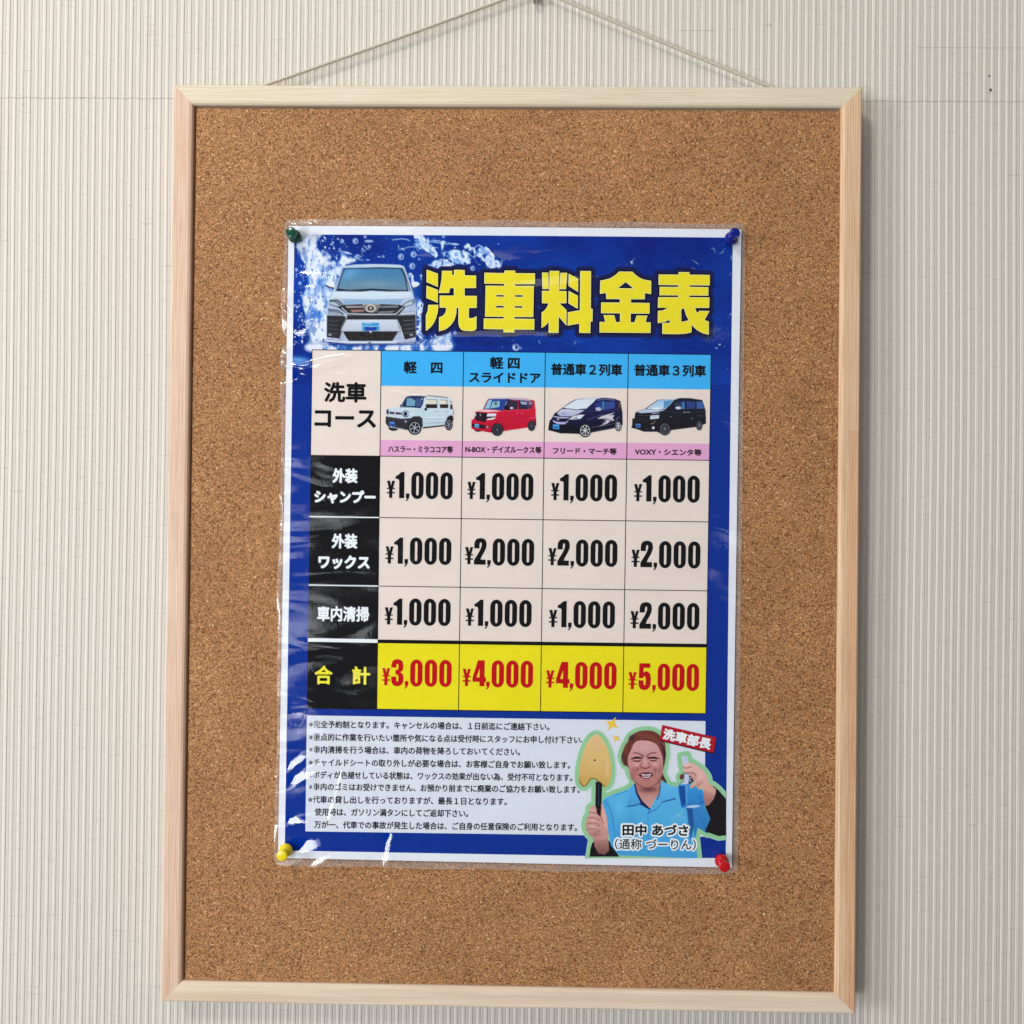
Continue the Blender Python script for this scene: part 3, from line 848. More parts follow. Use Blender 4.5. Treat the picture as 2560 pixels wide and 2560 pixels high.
V.poly([(650, 846), (1000, 852), (1238, 846), (1196, 892), (1010, 888), (830, 888), (655, 892)], (150, 184, 214), col2=(128, 164, 198), soft=3)
V.line([(560, 838), (650, 848), (920, 856), (1240, 846), (1310, 836)], 4, (120, 140, 168), 0.8)
for L_ in ([(522, 850), (600, 848), (640, 880), (668, 922), (606, 926), (518, 902)],):
    V.poly(L_, (84, 100, 120)); V.poly([(528, 872), (590, 868), (640, 905), (600, 914), (524, 894)], (196, 208, 220), 0.8); V.line([(524, 858), (570, 866), (640, 918)], 7, (24, 26, 34))
V.poly([(1338, 842), (1262, 872), (1210, 912), (1196, 936), (1320, 904), (1342, 880)], (96, 112, 132)); V.poly([(1325, 862), (1262, 884), (1222, 920), (1316, 896)], (206, 216, 226), 0.85)
V.poly([(505, 935), (600, 958), (660, 990), (652, 1002), (508, 988)], (110, 124, 142)); V.poly([(1180, 992), (1240, 968), (1345, 960), (1340, 1000), (1200, 1004)], (150, 164, 182))
V.line([(506, 940), (600, 952), (650, 984)], 6, (30, 34, 44)); V.line([(520, 975), (630, 990)], 8, (214, 222, 232), 0.8); V.line([(1210, 988), (1335, 978)], 9, (230, 236, 244), 0.8)
V.poly([(655, 900), (840, 893), (1010, 893), (1200, 900), (1250, 925), (1232, 950), (1190, 996), (700, 996), (600, 925)], (42, 44, 50), noise=12)
V.poly([(670, 910), (838, 912), (840, 926), (690, 930)], (170, 156, 160)); V.poly([(720, 950), (848, 946), (852, 966), (738, 972)], (178, 130, 118), 0.9)
V.poly([(1000, 912), (1190, 908), (1176, 928), (1004, 928)], (120, 128, 140)); V.poly([(984, 966), (1160, 958), (1120, 976), (990, 982)], (120, 126, 138))
V.line([(640, 930), (700, 985), (920, 992), (1160, 990), (1225, 930)], 9, (206, 216, 232))
V.poly([(832, 890), (1008, 890), (1004, 915), (976, 964), (920, 976), (866, 962), (838, 915)], (128, 126, 128)); V.line([(836, 893), (1004, 893)], 4, (200, 205, 214))
V.ell(918, 934, 46, 36, (222, 214, 206), 1, 0, 0.1, ring=0.25); V.ell(918, 934, 33, 25, (52, 46, 46), 1, 0, 0.1); V.poly([(902, 918), (936, 920), (926, 946), (908, 948)], (168, 158, 150))
V.poly([(692, 1000), (1180, 1000), (1165, 1042), (680, 1042)], (44, 42, 46), noise=22)
V.poly([(495, 1000), (668, 1008), (680, 1045), (640, 1150), (612, 1240), (494, 1210)], (44, 44, 50), noise=14)
V.poly([(1176, 1004), (1350, 998), (1352, 1210), (1250, 1238), (1205, 1150), (1164, 1045)], (44, 44, 50), noise=14)
for k in range(4):
    yy = 1048 + k * 40
    V.line([(515, yy), (555, yy + 8), (612 - k * 6, yy + 8)], 6, (96, 98, 108), 0.8); V.line([(1232 + k * 4, yy + 6), (1290, yy + 4), (1336, yy - 6)], 6, (118, 120, 132), 0.8)
V.line([(1170, 1046), (1200, 1110), (1235, 1218)], 10, (200, 208, 222)); V.line([(672, 1046), (640, 1110), (628, 1150)], 8, (120, 126, 138))
V.ell(524, 1188, 16, 8, (180, 184, 196), 0.9); V.ell(1310, 1190, 16, 7, (200, 204, 214), 0.9)
V.poly([(684, 1046), (1162, 1046), (1188, 1120), (1200, 1152), (632, 1152), (645, 1112)], (204, 214, 228), col2=(184, 194, 210))
V.poly([(833, 1074), (998, 1074), (1001, 1150), (836, 1152)], (52, 148, 204))
V.poly([(860, 1114), (975, 1110), (970, 1148), (866, 1150)], (30, 64, 158)); V.line([(840, 1108), (880, 1102), (920, 1110), (990, 1104)], 9, (150, 200, 236)); V.line([(862, 1082), (900, 1076), (925, 1086)], 8, (150, 205, 235))
V.poly([(640, 1156), (1198, 1156), (1150, 1225), (1132, 1248), (702, 1248), (664, 1200)], (40, 38, 38), noise=24)
V.ell(917, 1162, 8, 10, (225, 225, 232), 1)
V.line([(645, 1160), (672, 1210), (706, 1256)], 9, (190, 200, 220)); V.line([(1185, 1162), (1160, 1205), (1128, 1256)], 9, (190, 200, 220))
V.poly([(486, 1212), (612, 1226), (616, 1240), (690, 1252), (918, 1256), (1132, 1252), (1350, 1226), (1352, 1254), (1150, 1278), (700, 1278), (490, 1252)], (205, 216, 236))
V.line([(488, 1228), (600, 1242), (640, 1240)], 5, (40, 50, 80)); V.line([(1350, 1240), (1240, 1250), (1170, 1262)], 5, (60, 76, 120)); V.line([(490, 1256), (700, 1276), (1150, 1276), (1350, 1256)], 6, (24, 34, 70))
V.ell(908, 1266, 16, 4, (20, 30, 60), 1)
for _ in range(700):
    a_ = random.random()
    x, y = (random.choice((random.gauss(230, 50), random.gauss(430, 70), random.gauss(560, 60))), random.uniform(215, 1300)) if a_ < 0.6 else (random.uniform(1350, 1700), random.uniform(900, 1330))
    if 480 < x < 1360 and y > 640: continue
    if y > 820 and x > 480 and x < 1360: continue
    cl = random.choice(((232, 240, 250), (232, 240, 250), (40, 90, 180), (20, 60, 150)))
    hd.ell(x, y, random.uniform(2.5, 9), random.uniform(3, 14), cl, random.uniform(0.5, 0.95), random.uniform(-0.8, 0.8), 0.4)
# foam edge over the bottom of the van
fo = D2 * sstep(fine, 0.38, 0.55) * (hd.Y > 530 + 1288 * 0.2588)
hd.img = hd.img * (1 - fo[..., None]) + np.array([222, 228, 244.0]) * fo[..., None]

# ---- title lettering
A1 = (1050, 660, 300 / 1932.); A2 = (1330, 660, 300 / 1932.); A3 = (1490, 660, 300 / 1932.)
def cur(*p): return smooth_loop(p, 4, closed=False)
title = [
 (A1, [ [[(110, 98), (292, 165), (292, 378), (108, 300)]],
        [[(108, 355), (290, 425), (290, 632), (104, 555)]],
        [[(135, 665), (297, 665)] + cur((296, 720), (280, 820), (240, 930), (180, 1020), (98, 1085)) + [(98, 830), (128, 760)]],
        [[(358, 118), (520, 120), (520, 185), (550, 185), (550, 103), (722, 106), (725, 192), (905, 195), (905, 395), (722, 397), (722, 520), (918, 522), (915, 716), (790, 716), (790, 880)] +
         cur((830, 880), (875, 868), (912, 842)) + [(912, 1050), (880, 1080)] + cur((840, 1086), (740, 1086), (670, 1064), (632, 1010), (620, 940)) + [(622, 716), (590, 716)] +
         cur((588, 790), (560, 900), (500, 990), (410, 1060), (308, 1090)) + [(310, 865)] + cur((370, 840), (410, 790), (426, 714)) + [(320, 710), (320, 516), (548, 518), (548, 397), (488, 397), (470, 475), (300, 475), (330, 370), (350, 250)]] ]),
 (A1, [ [[(1038, 150), (1360, 156), (1362, 115), (1532, 116), (1534, 158), (1852, 160), (1850, 332), (1530, 334), (1530, 362), (1832, 364), (1824, 862), (1520, 860), (1520, 888), (1842, 892), (1840, 1066), (1520, 1062), (1518, 1110),
           (1346, 1108), (1346, 1060), (1026, 1054), (1028, 884), (1350, 886), (1350, 858), (1048, 856), (1058, 358), (1356, 360), (1356, 330), (1036, 325)],
          [(1230, 508), (1352, 510), (1352, 536), (1230, 534)], [(1528, 510), (1650, 510), (1650, 538), (1528, 536)], [(1226, 682), (1350, 684), (1350, 712), (1226, 710)], [(1526, 686), (1646, 686), (1646, 714), (1526, 712)]] ]),
 (A2, [ [[(160, 148), (262, 148), (270, 412), (166, 412)]], [[(456, 152), (566, 152), (546, 414), (442, 414)]],
        [[(282, 120), (438, 122), (436, 444), (555, 445), (553, 640), (440, 640), (556, 750), (552, 1000), (430, 855), (428, 1115), (266, 1112), (268, 940), (215, 1000), (152, 1040), (154, 790)] +
         cur((205, 750), (240, 700), (262, 642)) + [(160, 640), (160, 440), (278, 442)]],
        [[(590, 165), (742, 245), (740, 460), (586, 362)]], [[(588, 440), (738, 520), (734, 730), (584, 640)]],
        [[(774, 122), (948, 124), (945, 728), (975, 730), (972, 932), (940, 934), (938, 1118), (758, 1116), (760, 966), (572, 1000), (576, 785), (768, 752)]] ]),
 (A2, [ [[(1400, 130), (1612, 132)] + cur((1660, 180), (1740, 235), (1830, 265), (1916, 278)) + [(1914, 494), (1815, 474), (1812, 575), (1590, 575), (1588, 630), (1890, 634), (1888, 806), (1586, 804), (1586, 944), (1645, 946), (1680, 836),
           (1854, 838), (1826, 942), (1908, 946), (1906, 1116), (1084, 1110), (1086, 938), (1176, 940), (1148, 830), (1322, 832), (1350, 940), (1412, 942), (1414, 802), (1108, 800), (1112, 626), (1410, 628), (1410, 572), (1190, 572), (1188, 474),
           (1090, 490), (1096, 276)] + cur((1170, 262), (1260, 235), (1340, 185)), [(1504, 300), (1630, 400), (1380, 398)]] ]),
 (A3, [ [[(1325, 136), (1500, 138), (1502, 178), (1828, 182), (1826, 350), (1502, 348), (1502, 374), (1806, 378), (1804, 514), (1500, 512), (1500, 540), (1824, 542), (1818, 712), (1590, 712), (1624, 795), (1660, 758), (1824, 760), (1744, 908),
           (1814, 930), (1812, 1140)] + cur((1740, 1128), (1640, 1080), (1570, 1020), (1538, 980)) + [(1534, 1104)] + cur((1450, 1125), (1300, 1134), (1062, 1130)) + [(1064, 955), (1184, 952), (1180, 905), (1100, 940), (990, 960), (992, 762), (1080, 750), (1160, 712), (992, 710),
           (996, 540), (1320, 540), (1320, 512), (1018, 510), (1020, 374), (1320, 376), (1320, 348), (1002, 344), (1004, 176), (1325, 178)],
          [(1400, 714), (1420, 740), (1445, 830), (1488, 912), (1370, 936), (1368, 748)]] ]) ]
allpx = []
for T, groups in title:
    ox, oy, k = T
    allpx.append([[[(ox + x * k, oy + y * k) for x, y in lp] for lp in g] for g in groups])
sdm = np.full((hy, hx), -1e9)
hd.T = (0, 0, 1)
for ch in allpx:
    for g in ch:
        P = np.array(g[0]); W = hd.win(P, 18)
        s_ = hd.sd(P, W)
        for hole in g[1:]:
            s_ = np.minimum(s_, -hd.sd(np.array(hole), W))
        sdm[W] = np.maximum(sdm[W], s_)
cov = np.clip(0.5 + (sdm + 11.5) / 1.5, 0, 1)[..., None]
hd.img = hd.img * (1 - cov) + np.array([22, 28, 78.0]) * cov
cov = np.clip(0.5 + (sdm + 3.4) / 1.5, 0, 1)[..., None]
hd.img = hd.img * (1 - cov) + np.array([6, 8, 20.0]) * cov
header = hd.build('header_picture', 2, 'print of a white minivan in splashing water')
def area2(P): return sum(P[i][0] * P[(i + 1) % len(P)][1] - P[(i + 1) % len(P)][0] * P[i][1] for i in range(len(P)))
def inset(P, d, hole=False):
    sgn = 1 if area2(P) > 0 else -1
    if hole: sgn = -sgn
    n = len(P); out = []
    for i in range(n):
        a, b_, c = (np.array(P[(i + q) % n]) for q in (-1, 0, 1))
        e1 = b_ - a; e2 = c - b_
        l1, l2 = np.linalg.norm(e1), np.linalg.norm(e2)
        if l1 < 1e-6 or l2 < 1e-6: out.append(tuple(b_)); continue
        n1 = np.array([-e1[1], e1[0]]) / l1 * sgn; n2 = np.array([-e2[1], e2[0]]) / l2 * sgn
        m = n1 + n2; q = np.dot(m, m)
        if q < 0.3: out.append(tuple(b_ + n1 * d)); continue
        out.append(tuple(b_ + m * (2 * d / q)))
    return out
for ch in allpx:
    v, f = loops_mesh(ch, 3.0)
    edge = poster_part('title_character', v, f, M_TC)
    v, f = loops_mesh([[inset(lp, 1.1, hole=(k > 0)) for k, lp in enumerate(g)] for g in ch], 3.8)
    poster_part('yellow_fill', v, f, M_TY, None, edge)

# ------------------------------------------------------------------ TABLE
def lerp2(a, c, t): return (a[0] + (c[0] - a[0]) * t, a[1] + (c[1] - a[1]) * t)
COLS = [((781, 875), (767.6, 1770)), ((953.7, 877), (942.4, 1772.5)), ((1159.3, 879.5), (1146.5, 1775.5)), ((1363.2, 882), (1351, 1778)), ((1570.3, 884.5), (1556.6, 1781)), ((1777, 887), (1763.8, 1783.6))]
def at_row(ci, yl, yr):
    """point on column line ci for the row line that runs from yl (left border) to yr (right border)"""
    (xa, ya), (xb, yb) = COLS[ci]
    t = 0.0
    frac = (xa - 781) / 996.0
    y = yl + (yr - yl) * frac
    t = (y - ya) / (yb - ya)
    return (xa + (xb - xa) * t, y)
R_TOP = (875, 887); R_HB = (963, 974.3); R_PK = (1098, 1109.5); R_1 = (1138.4, 1151); R_2 = (1291.5, 1304.8); R_3 = (1462.3, 1477); R_4 = (1597.5, 1614); R_B = (1770, 1783.6)
def cell(name, ci, cj, r0, r1, mat, layer=3, label=None):
    return panel(name, [at_row(ci, *r0), at_row(cj, *r0), at_row(cj, *r1), at_row(ci, *r1)], mat, layer, label)
cell('row_title_cell', 0, 1, R_TOP, R_1, M_CREAM)
for c in range(1, 5):
    cell('column_head', c, c + 1, R_TOP, R_HB, M_SKY)
    cell('picture_cell', c, c + 1, R_HB, R_PK, M_CREAM)
    cell('model_strip', c, c + 1, R_PK, R_1, M_PINK)
for r0, r1 in ((R_1, R_2), (R_2, R_3), (R_3, R_4)):
    cell('row_head', 0, 1, r0, r1, M_BLACK)
    for c in range(1, 5): cell('price_cell', c, c + 1, r0, r1, M_CREAM)
cell('row_head', 0, 1, R_4, R_B, M_BLACK)
for c in range(1, 5): cell('total_cell', c, c + 1, R_4, R_B, M_YEL)
def rule(name, a, c, wd, mat, layer=4.2):
    a, c = np.array(a, float), np.array(c, float)
    d = c - a; n = np.array([-d[1], d[0]]) / np.linalg.norm(d) * wd / 2
    cs = [a - n, c - n, c + n, a + n] if abs(d[0]) > abs(d[1]) else [a + n, a - n, c - n, c + n]
    ln = np.linalg.norm(d)
    if abs(d[0]) > abs(d[1]): v, f = quad_grid(cs, max(1, int(ln / 25)), 1, layer)
    else: v, f = quad_grid(cs, 1, max(1, int(ln / 25)), layer)
    return poster_part(name, v, f, mat)
for i in range(6):
    rule('grid_line', COLS[i][0], COLS[i][1] if i else at_row(0, *R_1), 2.0 if 0 < i < 5 else 1.8, M_BLACK)
for r in (R_TOP, R_1): rule('grid_line', at_row(0, *r), at_row(5, *r), 1.9, M_BLACK, 4.4)
for r in (R_2, R_3): rule('grid_line', at_row(1, *r), at_row(5, *r), 1.9, M_BLACK, 4.4)
rule('grid_line', at_row(1, R_4[0] + 3, R_4[1]), at_row(5, R_4[0] + 1, R_4[1]), 9.0, M_BLACK, 4.4)
rule('grid_line', at_row(0, *R_B), at_row(5, *R_B), 2.2, M_BLACK, 4.4)
for r in (R_2, R_3): rule('white_row_line', at_row(0, *r), at_row(1, *r), 2.8, M_WHITE, 4.6)
rule('white_row_line', at_row(0, R_4[0] + 2, R_4[1] + 2), at_row(1, R_4[0] + 2, R_4[1] + 2), 9.0, M_WHITE, 4.6)

TX = 5.0
text('column_lettering', '軽\u3000四', 1010, 903.5, 97, 31, M_BLACK, TX, 1.05)
text('column_lettering', '軽 四', 1225.4, 892.5, 74, 31, M_BLACK, TX, 1.05)
text('column_lettering', 'スライドドア', 1173, 931, 178.5, 26, M_BLACK, TX, 1.0)
text('column_lettering', '普通車２列車', 1377.4, 908.7, 178, 30, M_BLACK, TX, 1.0)
text('column_lettering', '普通車３列車', 1584.8, 910.8, 180, 30, M_BLACK, TX, 1.0)
text('course_lettering', '洗車', 810.7, 955, 106.4, 51, M_BLACK, TX, 1.8)
text('course_lettering', 'コース', 787, 1024.4, 154, 44, M_BLACK, TX, 1.9)
text('model_lettering', 'ハスラー・ミラココア等', 971, 1113.8, 161.5, 17.5, M_BLACK, TX, 0.55)
text('model_lettering', 'N-BOX・デイズルークス等', 1163.6, 1114.5, 190, 17.5, M_BLACK, TX, 0.55)
text('model_lettering', 'フリード・マーチ等', 1381.8, 1118.5, 159.5, 17, M_BLACK, TX, 0.55)
text('model_lettering', 'VOXY・シエンタ等', 1586.5, 1121, 167, 17, M_BLACK, TX, 0.55)
text('row_lettering', '外装', 832.2, 1170.4, 63, 37.5, M_WHITE, TX, 1.6)
text('row_lettering', 'シャンプー', 786.2, 1224.5, 154, 34, M_WHITE, TX, 1.9)
text('row_lettering', '外装', 830, 1333.4, 64.5, 38, M_WHITE, TX, 1.6)
text('row_lettering', 'ワックス', 796.5, 1387.2, 129, 35, M_WHITE, TX, 1.9)
text('row_lettering', '車内清掃', 793.4, 1514.4, 130, 38.5, M_WHITE, TX, 1.25)
text('row_lettering', '合', 787.2, 1663.4, 45, 47, M_YTX, TX, 1.35)
text('row_lettering', '計', 881, 1665, 45.5, 46, M_YTX, TX, 1.35)

# ---- heavy condensed price figures
def rr_loop(x, y, w_, h_, rx, ry, n=6):
    out = []
    for (cx, cy, a0) in ((x + w_ - rx, y + ry, -90), (x + w_ - rx, y + h_ - ry, 0), (x + rx, y + h_ - ry, 90), (x + rx, y + ry, 180)):
        for k in range(n + 1):
            a = math.radians(a0 + 90 * k / n)
            out.append((cx + rx * math.cos(a), cy + ry * math.sin(a)))
    return out
K = 240 / 1932.
def rel(pts, ox, oy, k): return [((x - ox) * k, (y - oy) * k) for x, y in pts]
YEN = rel([(228, 505), (290, 505), (312, 605), (332, 505), (390, 505), (352, 648), (390, 648), (390, 672), (343, 672), (340, 732), (390, 732), (390, 760), (338, 760), (338, 850), (275, 850), (275, 760), (228, 760), (228, 732), (275, 732), (272, 672), (228, 672), (228, 648), (266, 648)], 718, 320, K)
ONE = rel([(400, 415), (450, 385), (490, 350), (520, 325), (578, 325), (578, 852), (475, 852), (475, 520), (468, 482), (440, 467), (400, 465)], 718, 320, K)
COMMA = rel([(612, 755), (682, 755), (682, 810), (668, 862), (640, 898), (612, 915), (612, 890), (632, 868), (638, 850), (612, 850)], 718, 320, K)
K5 = 600 / 1932.
TWO = rel([(432, 785), (432, 748), (438, 725), (452, 708), (480, 701), (508, 706), (524, 722), (530, 748), (528, 775), (515, 808), (494, 845), (482, 874), (524, 874), (524, 915), (431, 915), (431, 880), (450, 848), (478, 800), (490, 768), (492, 746), (486, 736), (478, 738), (474, 752), (473, 785)], 580, 703, K5)
THREE = rel([(962, 672), (964, 642), (976, 616), (1000, 604), (1028, 606), (1050, 620), (1059, 648), (1058, 680), (1050, 698), (1034, 708), (1052, 720), (1061, 745), (1060, 785), (1048, 808), (1028, 820), (1004, 823), (980, 814), (966, 793), (962, 762), (962, 745), (1002, 745), (1003, 775), (1011, 787), (1019, 778), (1021, 752), (1016, 732), (996, 724), (996, 694), (1014, 688), (1020, 672), (1019, 650), (1011, 641), (1003, 648), (1002, 672)], 1115, 605, K5)
FOUR = [rel([(462, 627), (516, 627), (516, 764), (528, 764), (528, 800), (516, 800), (516, 835), (476, 835), (476, 800), (420, 800), (420, 766)], 573, 625, K5), rel([(476, 764), (476, 690), (452, 764)], 573, 625, K5)]
FIVE = rel([(1088, 638), (1176, 638), (1176, 674), (1124, 674), (1122, 712), (1140, 702), (1160, 706), (1176, 724), (1182, 760), (1181, 805), (1170, 835), (1148, 851), (1122, 853), (1096, 842), (1084, 815), (1082, 775), (1122, 775), (1124, 805), (1132, 817), (1140, 805), (1142, 770), (1138, 746), (1130, 740), (1123, 748), (1122, 758), (1085, 758)], 1237, 638, K5)
LEAD = {'1': ([[ONE]], 0.0, 0.0), '2': ([[TWO]], -7.9, 0.3), '3': ([[THREE]], -9.4, 0.0), '4': ([FOUR], -11.4, 0.0), '5': ([[FIVE]], -12.0, 0.0)}
def price(d, x, y, mat):
    g, yo, _ = LEAD[d]
    loops = [[list(lp) for lp in q] for q in g]
    loops.append([[(px + yo, py - (0.6 if d != '1' else 0)) for px, py in YEN]])
    loops.append([list(COMMA)])
    for k in range(3):
        ox = k * 36.3
        loops.append([rr_loop(ox, 0, 30.7, 67.7, 15.0, 17.5), [(p[0], p[1]) for p in reversed(rr_loop(ox + 12.3, 9.6, 6.2, 49.4, 3.09, 5.0))]])
    out = [[[(x + u - 0.0143 * v, y + v + 0.0135 * u) for u, v in lp] for lp in q] for q in loops]
    v, f = loops_mesh(out, TX)
    return poster_part('price_figures', v, f, mat)
for row, mat in (([('1', 1029.2, 1179.7), ('1', 1230.3, 1182.5), ('1', 1439.2, 1185.3), ('1', 1646, 1188)], M_BLACK),
                 ([('1', 1025.7, 1343.4), ('2', 1232.2, 1345.9), ('2', 1440.1, 1348.4), ('2', 1647.6, 1352.4)], M_BLACK),
                 ([('1', 1023.8, 1495.7), ('1', 1226, 1498.5), ('1', 1434, 1502), ('2', 1645, 1506)], M_BLACK),
                 ([('3', 1026.3, 1648), ('4', 1229.6, 1650), ('4', 1438, 1654), ('5', 1644.2, 1658.2)], M_RED)):
    for d, x, y in row: price(d, x, y, mat)

# ------------------------------------------------------------------ NOTES
note = panel('note_panel', [(767.5, 1788), (1763.4, 1802.3), (1760, 2091), (764, 2077.5)], M_NOTE, 2)
for body, x, y, xe in (('※完全予約制となります。キャンセルの場合は、１日前迄にご連絡下さい。', 772.6, 1800.5, 1373.7),
                       ('※重点的に作業を行いたい箇所や気になる点は受付時にスタッフにお申し付け下さい。', 772.6, 1832.4, 1458),
                       ('※車内清掃を行う場合は、車内の荷物を降ろしておいてください。', 772.4, 1863.7, 1300.4),
                       ('※チャイルドシートの取り外しが必要な場合は、お客様ご自身でお願い致します。', 772.2, 1895.5, 1425.4),
                       ('※ボディが色褪せしている状態は、ワックスの効果が出ない為、受付不可となります。', 772.2, 1926.6, 1430.8),
                       ('※車内のゴミはお受けできません、お預かり前までに廃棄のご協力をお願い致します。', 772, 1956.3, 1449.4),
                       ('※代車の貸し出しを行っておりますが、最長１日となります。', 771, 1988.2, 1267.3),
                       ('使用時は、ガソリン満タンにしてご返却下さい。', 787.4, 2019.2, 1171),
                       ('万が一、代車での事故が発生した場合は、ご自身の任意保険のご利用となります。', 786, 2050.8, 1442.4)):
    text('note_line', body, x, y, xe - x, 19.0, M_BLACK, 4.2, 0.38, sl=0.0105)

# ------------------------------------------------------------------ FOUR PRINTED CARS
CB = (228, 215, 205)
KC = 200 / 1932.
def wheel(c, x, y, rx, ry, rim, spokes, dark=(18, 18, 24)):
    c.ell(x, y, rx, ry, dark, 1, 0, 0.05)
    c.ell(x, y, rx * 0.78, ry * 0.80, rim, 1, 0, 0.08, ring=0.12)
    for k in range(spokes):
        a = 2 * math.pi * k / spokes - 0.3
        c.line([(x + rx * 0.12 * math.cos(a), y + ry * 0.12 * math.sin(a)), (x + rx * 0.68 * math.cos(a), y + ry * 0.70 * math.sin(a))], 20 if spokes < 8 else 11, rim, 0.95)
    c.ell(x, y, rx * 0.16, ry * 0.16, rim, 0.9)
def car_canvas(ox): return Canvas(ox, 984, ox + 200, 1094, 0.85, CB, (ox, 970, KC))
# white boxy kei wagon
c = car_canvas(950)
c.ell(330, 960, 120, 80, (22, 22, 28), 1)
c.poly([(150, 540), (200, 505), (420, 475), (500, 440), (560, 330), (640, 215), (760, 190), (1000, 190), (1130, 205), (1160, 185), (1440, 205), (1650, 240), (1740, 300), (1770, 500), (1785, 560), (1780, 700), (1720, 860), (1560, 910), (1040, 960),
        (700, 1020), (250, 960), (150, 850), (140, 720), (160, 650)], (206, 222, 230), col2=(182, 202, 214))
c.poly([(640, 215), (760, 192), (1000, 192), (1130, 208), (1110, 235), (660, 240)], (50, 56, 90))
c.poly([(640, 238), (1075, 235), (1040, 400), (990, 488), (560, 455), (520, 460), (600, 300)], (28, 46, 96))
c.poly([(655, 255), (760, 250), (860, 310), (850, 440), (640, 440)], (110, 160, 186)); c.poly([(860, 262), (1040, 262), (1000, 450), (880, 450)], (62, 88, 128)); c.ell(1025, 275, 16, 16, (200, 210, 225))
c.line([(500, 450), (560, 360), (640, 225)], 14, (60, 60, 66)); c.ell(505, 430, 20, 22, (40, 44, 50))
c.line([(500, 468), (760, 470), (990, 492)], 9, (40, 50, 76))
c.poly([(1130, 285), (1380, 280), (1384, 490), (1120, 490), (1110, 420)], (216, 212, 198)); c.poly([(1120, 400), (1384, 398), (1384, 492), (1118, 492)], (36, 32, 34)); c.line([(1124, 284), (1378, 284), (1384, 480)], 10, (60, 60, 60))
c.poly([(1440, 295), (1640, 305), (1650, 490), (1455, 490)], (220, 214, 206)); c.poly([(1448, 400), (1648, 400), (1650, 492), (1455, 490)], (40, 34, 34)); c.line([(1440, 292), (1640, 302), (1650, 480)], 10, (60, 56, 58)); c.line([(1600, 310), (1605, 480)], 10, (70, 50, 50))
c.poly([(1690, 310), (1740, 330), (1765, 520), (1700, 520)], (70, 40, 46)); c.poly([(1695, 320), (1735, 345), (1740, 400), (1700, 420)], (226, 214, 206))
c.line([(1140, 205), (1160, 188), (1450, 214), (1650, 246)], 16, (80, 74, 84)); c.line([(1180, 205), (1640, 255)], 14, (160, 160, 172), 0.8)
c.ell(1170, 440, 66, 44, (40, 36, 42)); c.ell(1110, 520, 34, 36, (30, 28, 32))
c.line([(700, 560), (1000, 545)], 8, (150, 176, 190), 0.9); c.line([(1090, 724), (1570, 712)], 18, (224, 236, 242)); c.line([(1090, 745), (1570, 735)], 8, (130, 160, 180), 0.8)
c.line([(1405, 300), (1420, 880)], 6, (140, 166, 184), 0.8); c.line([(1060, 480), (1070, 900)], 6, (140, 166, 184), 0.8); c.line([(1320, 575), (1400, 572)], 10, (96, 120, 150)); c.line([(1600, 570), (1660, 570)], 10, (96, 120, 150))
c.line([(1110, 865), (1560, 835)], 12, (110, 138, 156), 0.7)
c.poly([(200, 560), (540, 590), (560, 660), (200, 650)], (190, 190, 206)); c.poly([(238, 580), (350, 588), (350, 635), (240, 625)], (38, 38, 30)); c.poly([(385, 592), (520, 604), (530, 645), (385, 640)], (34, 38, 46))
c.ell(190, 580, 32, 66, (90, 80, 130)); c.ell(190, 590, 16, 36, (30, 26, 60)); c.ell(628, 628, 84, 80, (48, 64, 120)); c.ell(628, 626, 66, 62, (190, 200, 220)); c.ell(622, 630, 42, 48, (20, 30, 66)); c.poly([(680, 590), (720, 620), (700, 665), (664, 650)], (190, 202, 226))
c.poly([(145, 690), (520, 745), (740, 735), (820, 690), (960, 685), (1030, 740), (1040, 940), (980, 960), (930, 830), (830, 800), (760, 840), (710, 930), (700, 1025), (560, 1000), (200, 930), (140, 850)], (48, 46, 54), noise=9)
c.line([(170, 730), (540, 775), (700, 770)], 7, (96, 92, 104), 0.8); c.line([(210, 930), (420, 965), (570, 985)], 16, (130, 140, 156), 0.9)
c.poly([(235, 815), (360, 828), (360, 930), (240, 915)], (52, 112, 200)); c.poly([(262, 870), (340, 872), (330, 920), (270, 910)], (24, 40, 110)); c.line([(245, 835), (350, 845)], 12, (120, 170, 230)); c.ell(625, 812, 26, 30, (150, 160, 190))
c.poly([(1600, 900), (1620, 720), (1690, 665), (1760, 670), (1780, 750), (1750, 850)], (34, 30, 38)); c.poly([(1040, 950), (1560, 895), (1570, 925), (1040, 985)], (20, 18, 24))
wheel(c, 845, 965, 165, 172, (176, 180, 192), 6); wheel(c, 1665, 890, 95, 140, (140, 145, 160), 6)
c.line([(1782, 540), (1782, 640)], 12, (70, 50, 60))
c.build('printed_car', 4.6, 'small print of a boxy white car', full=False)
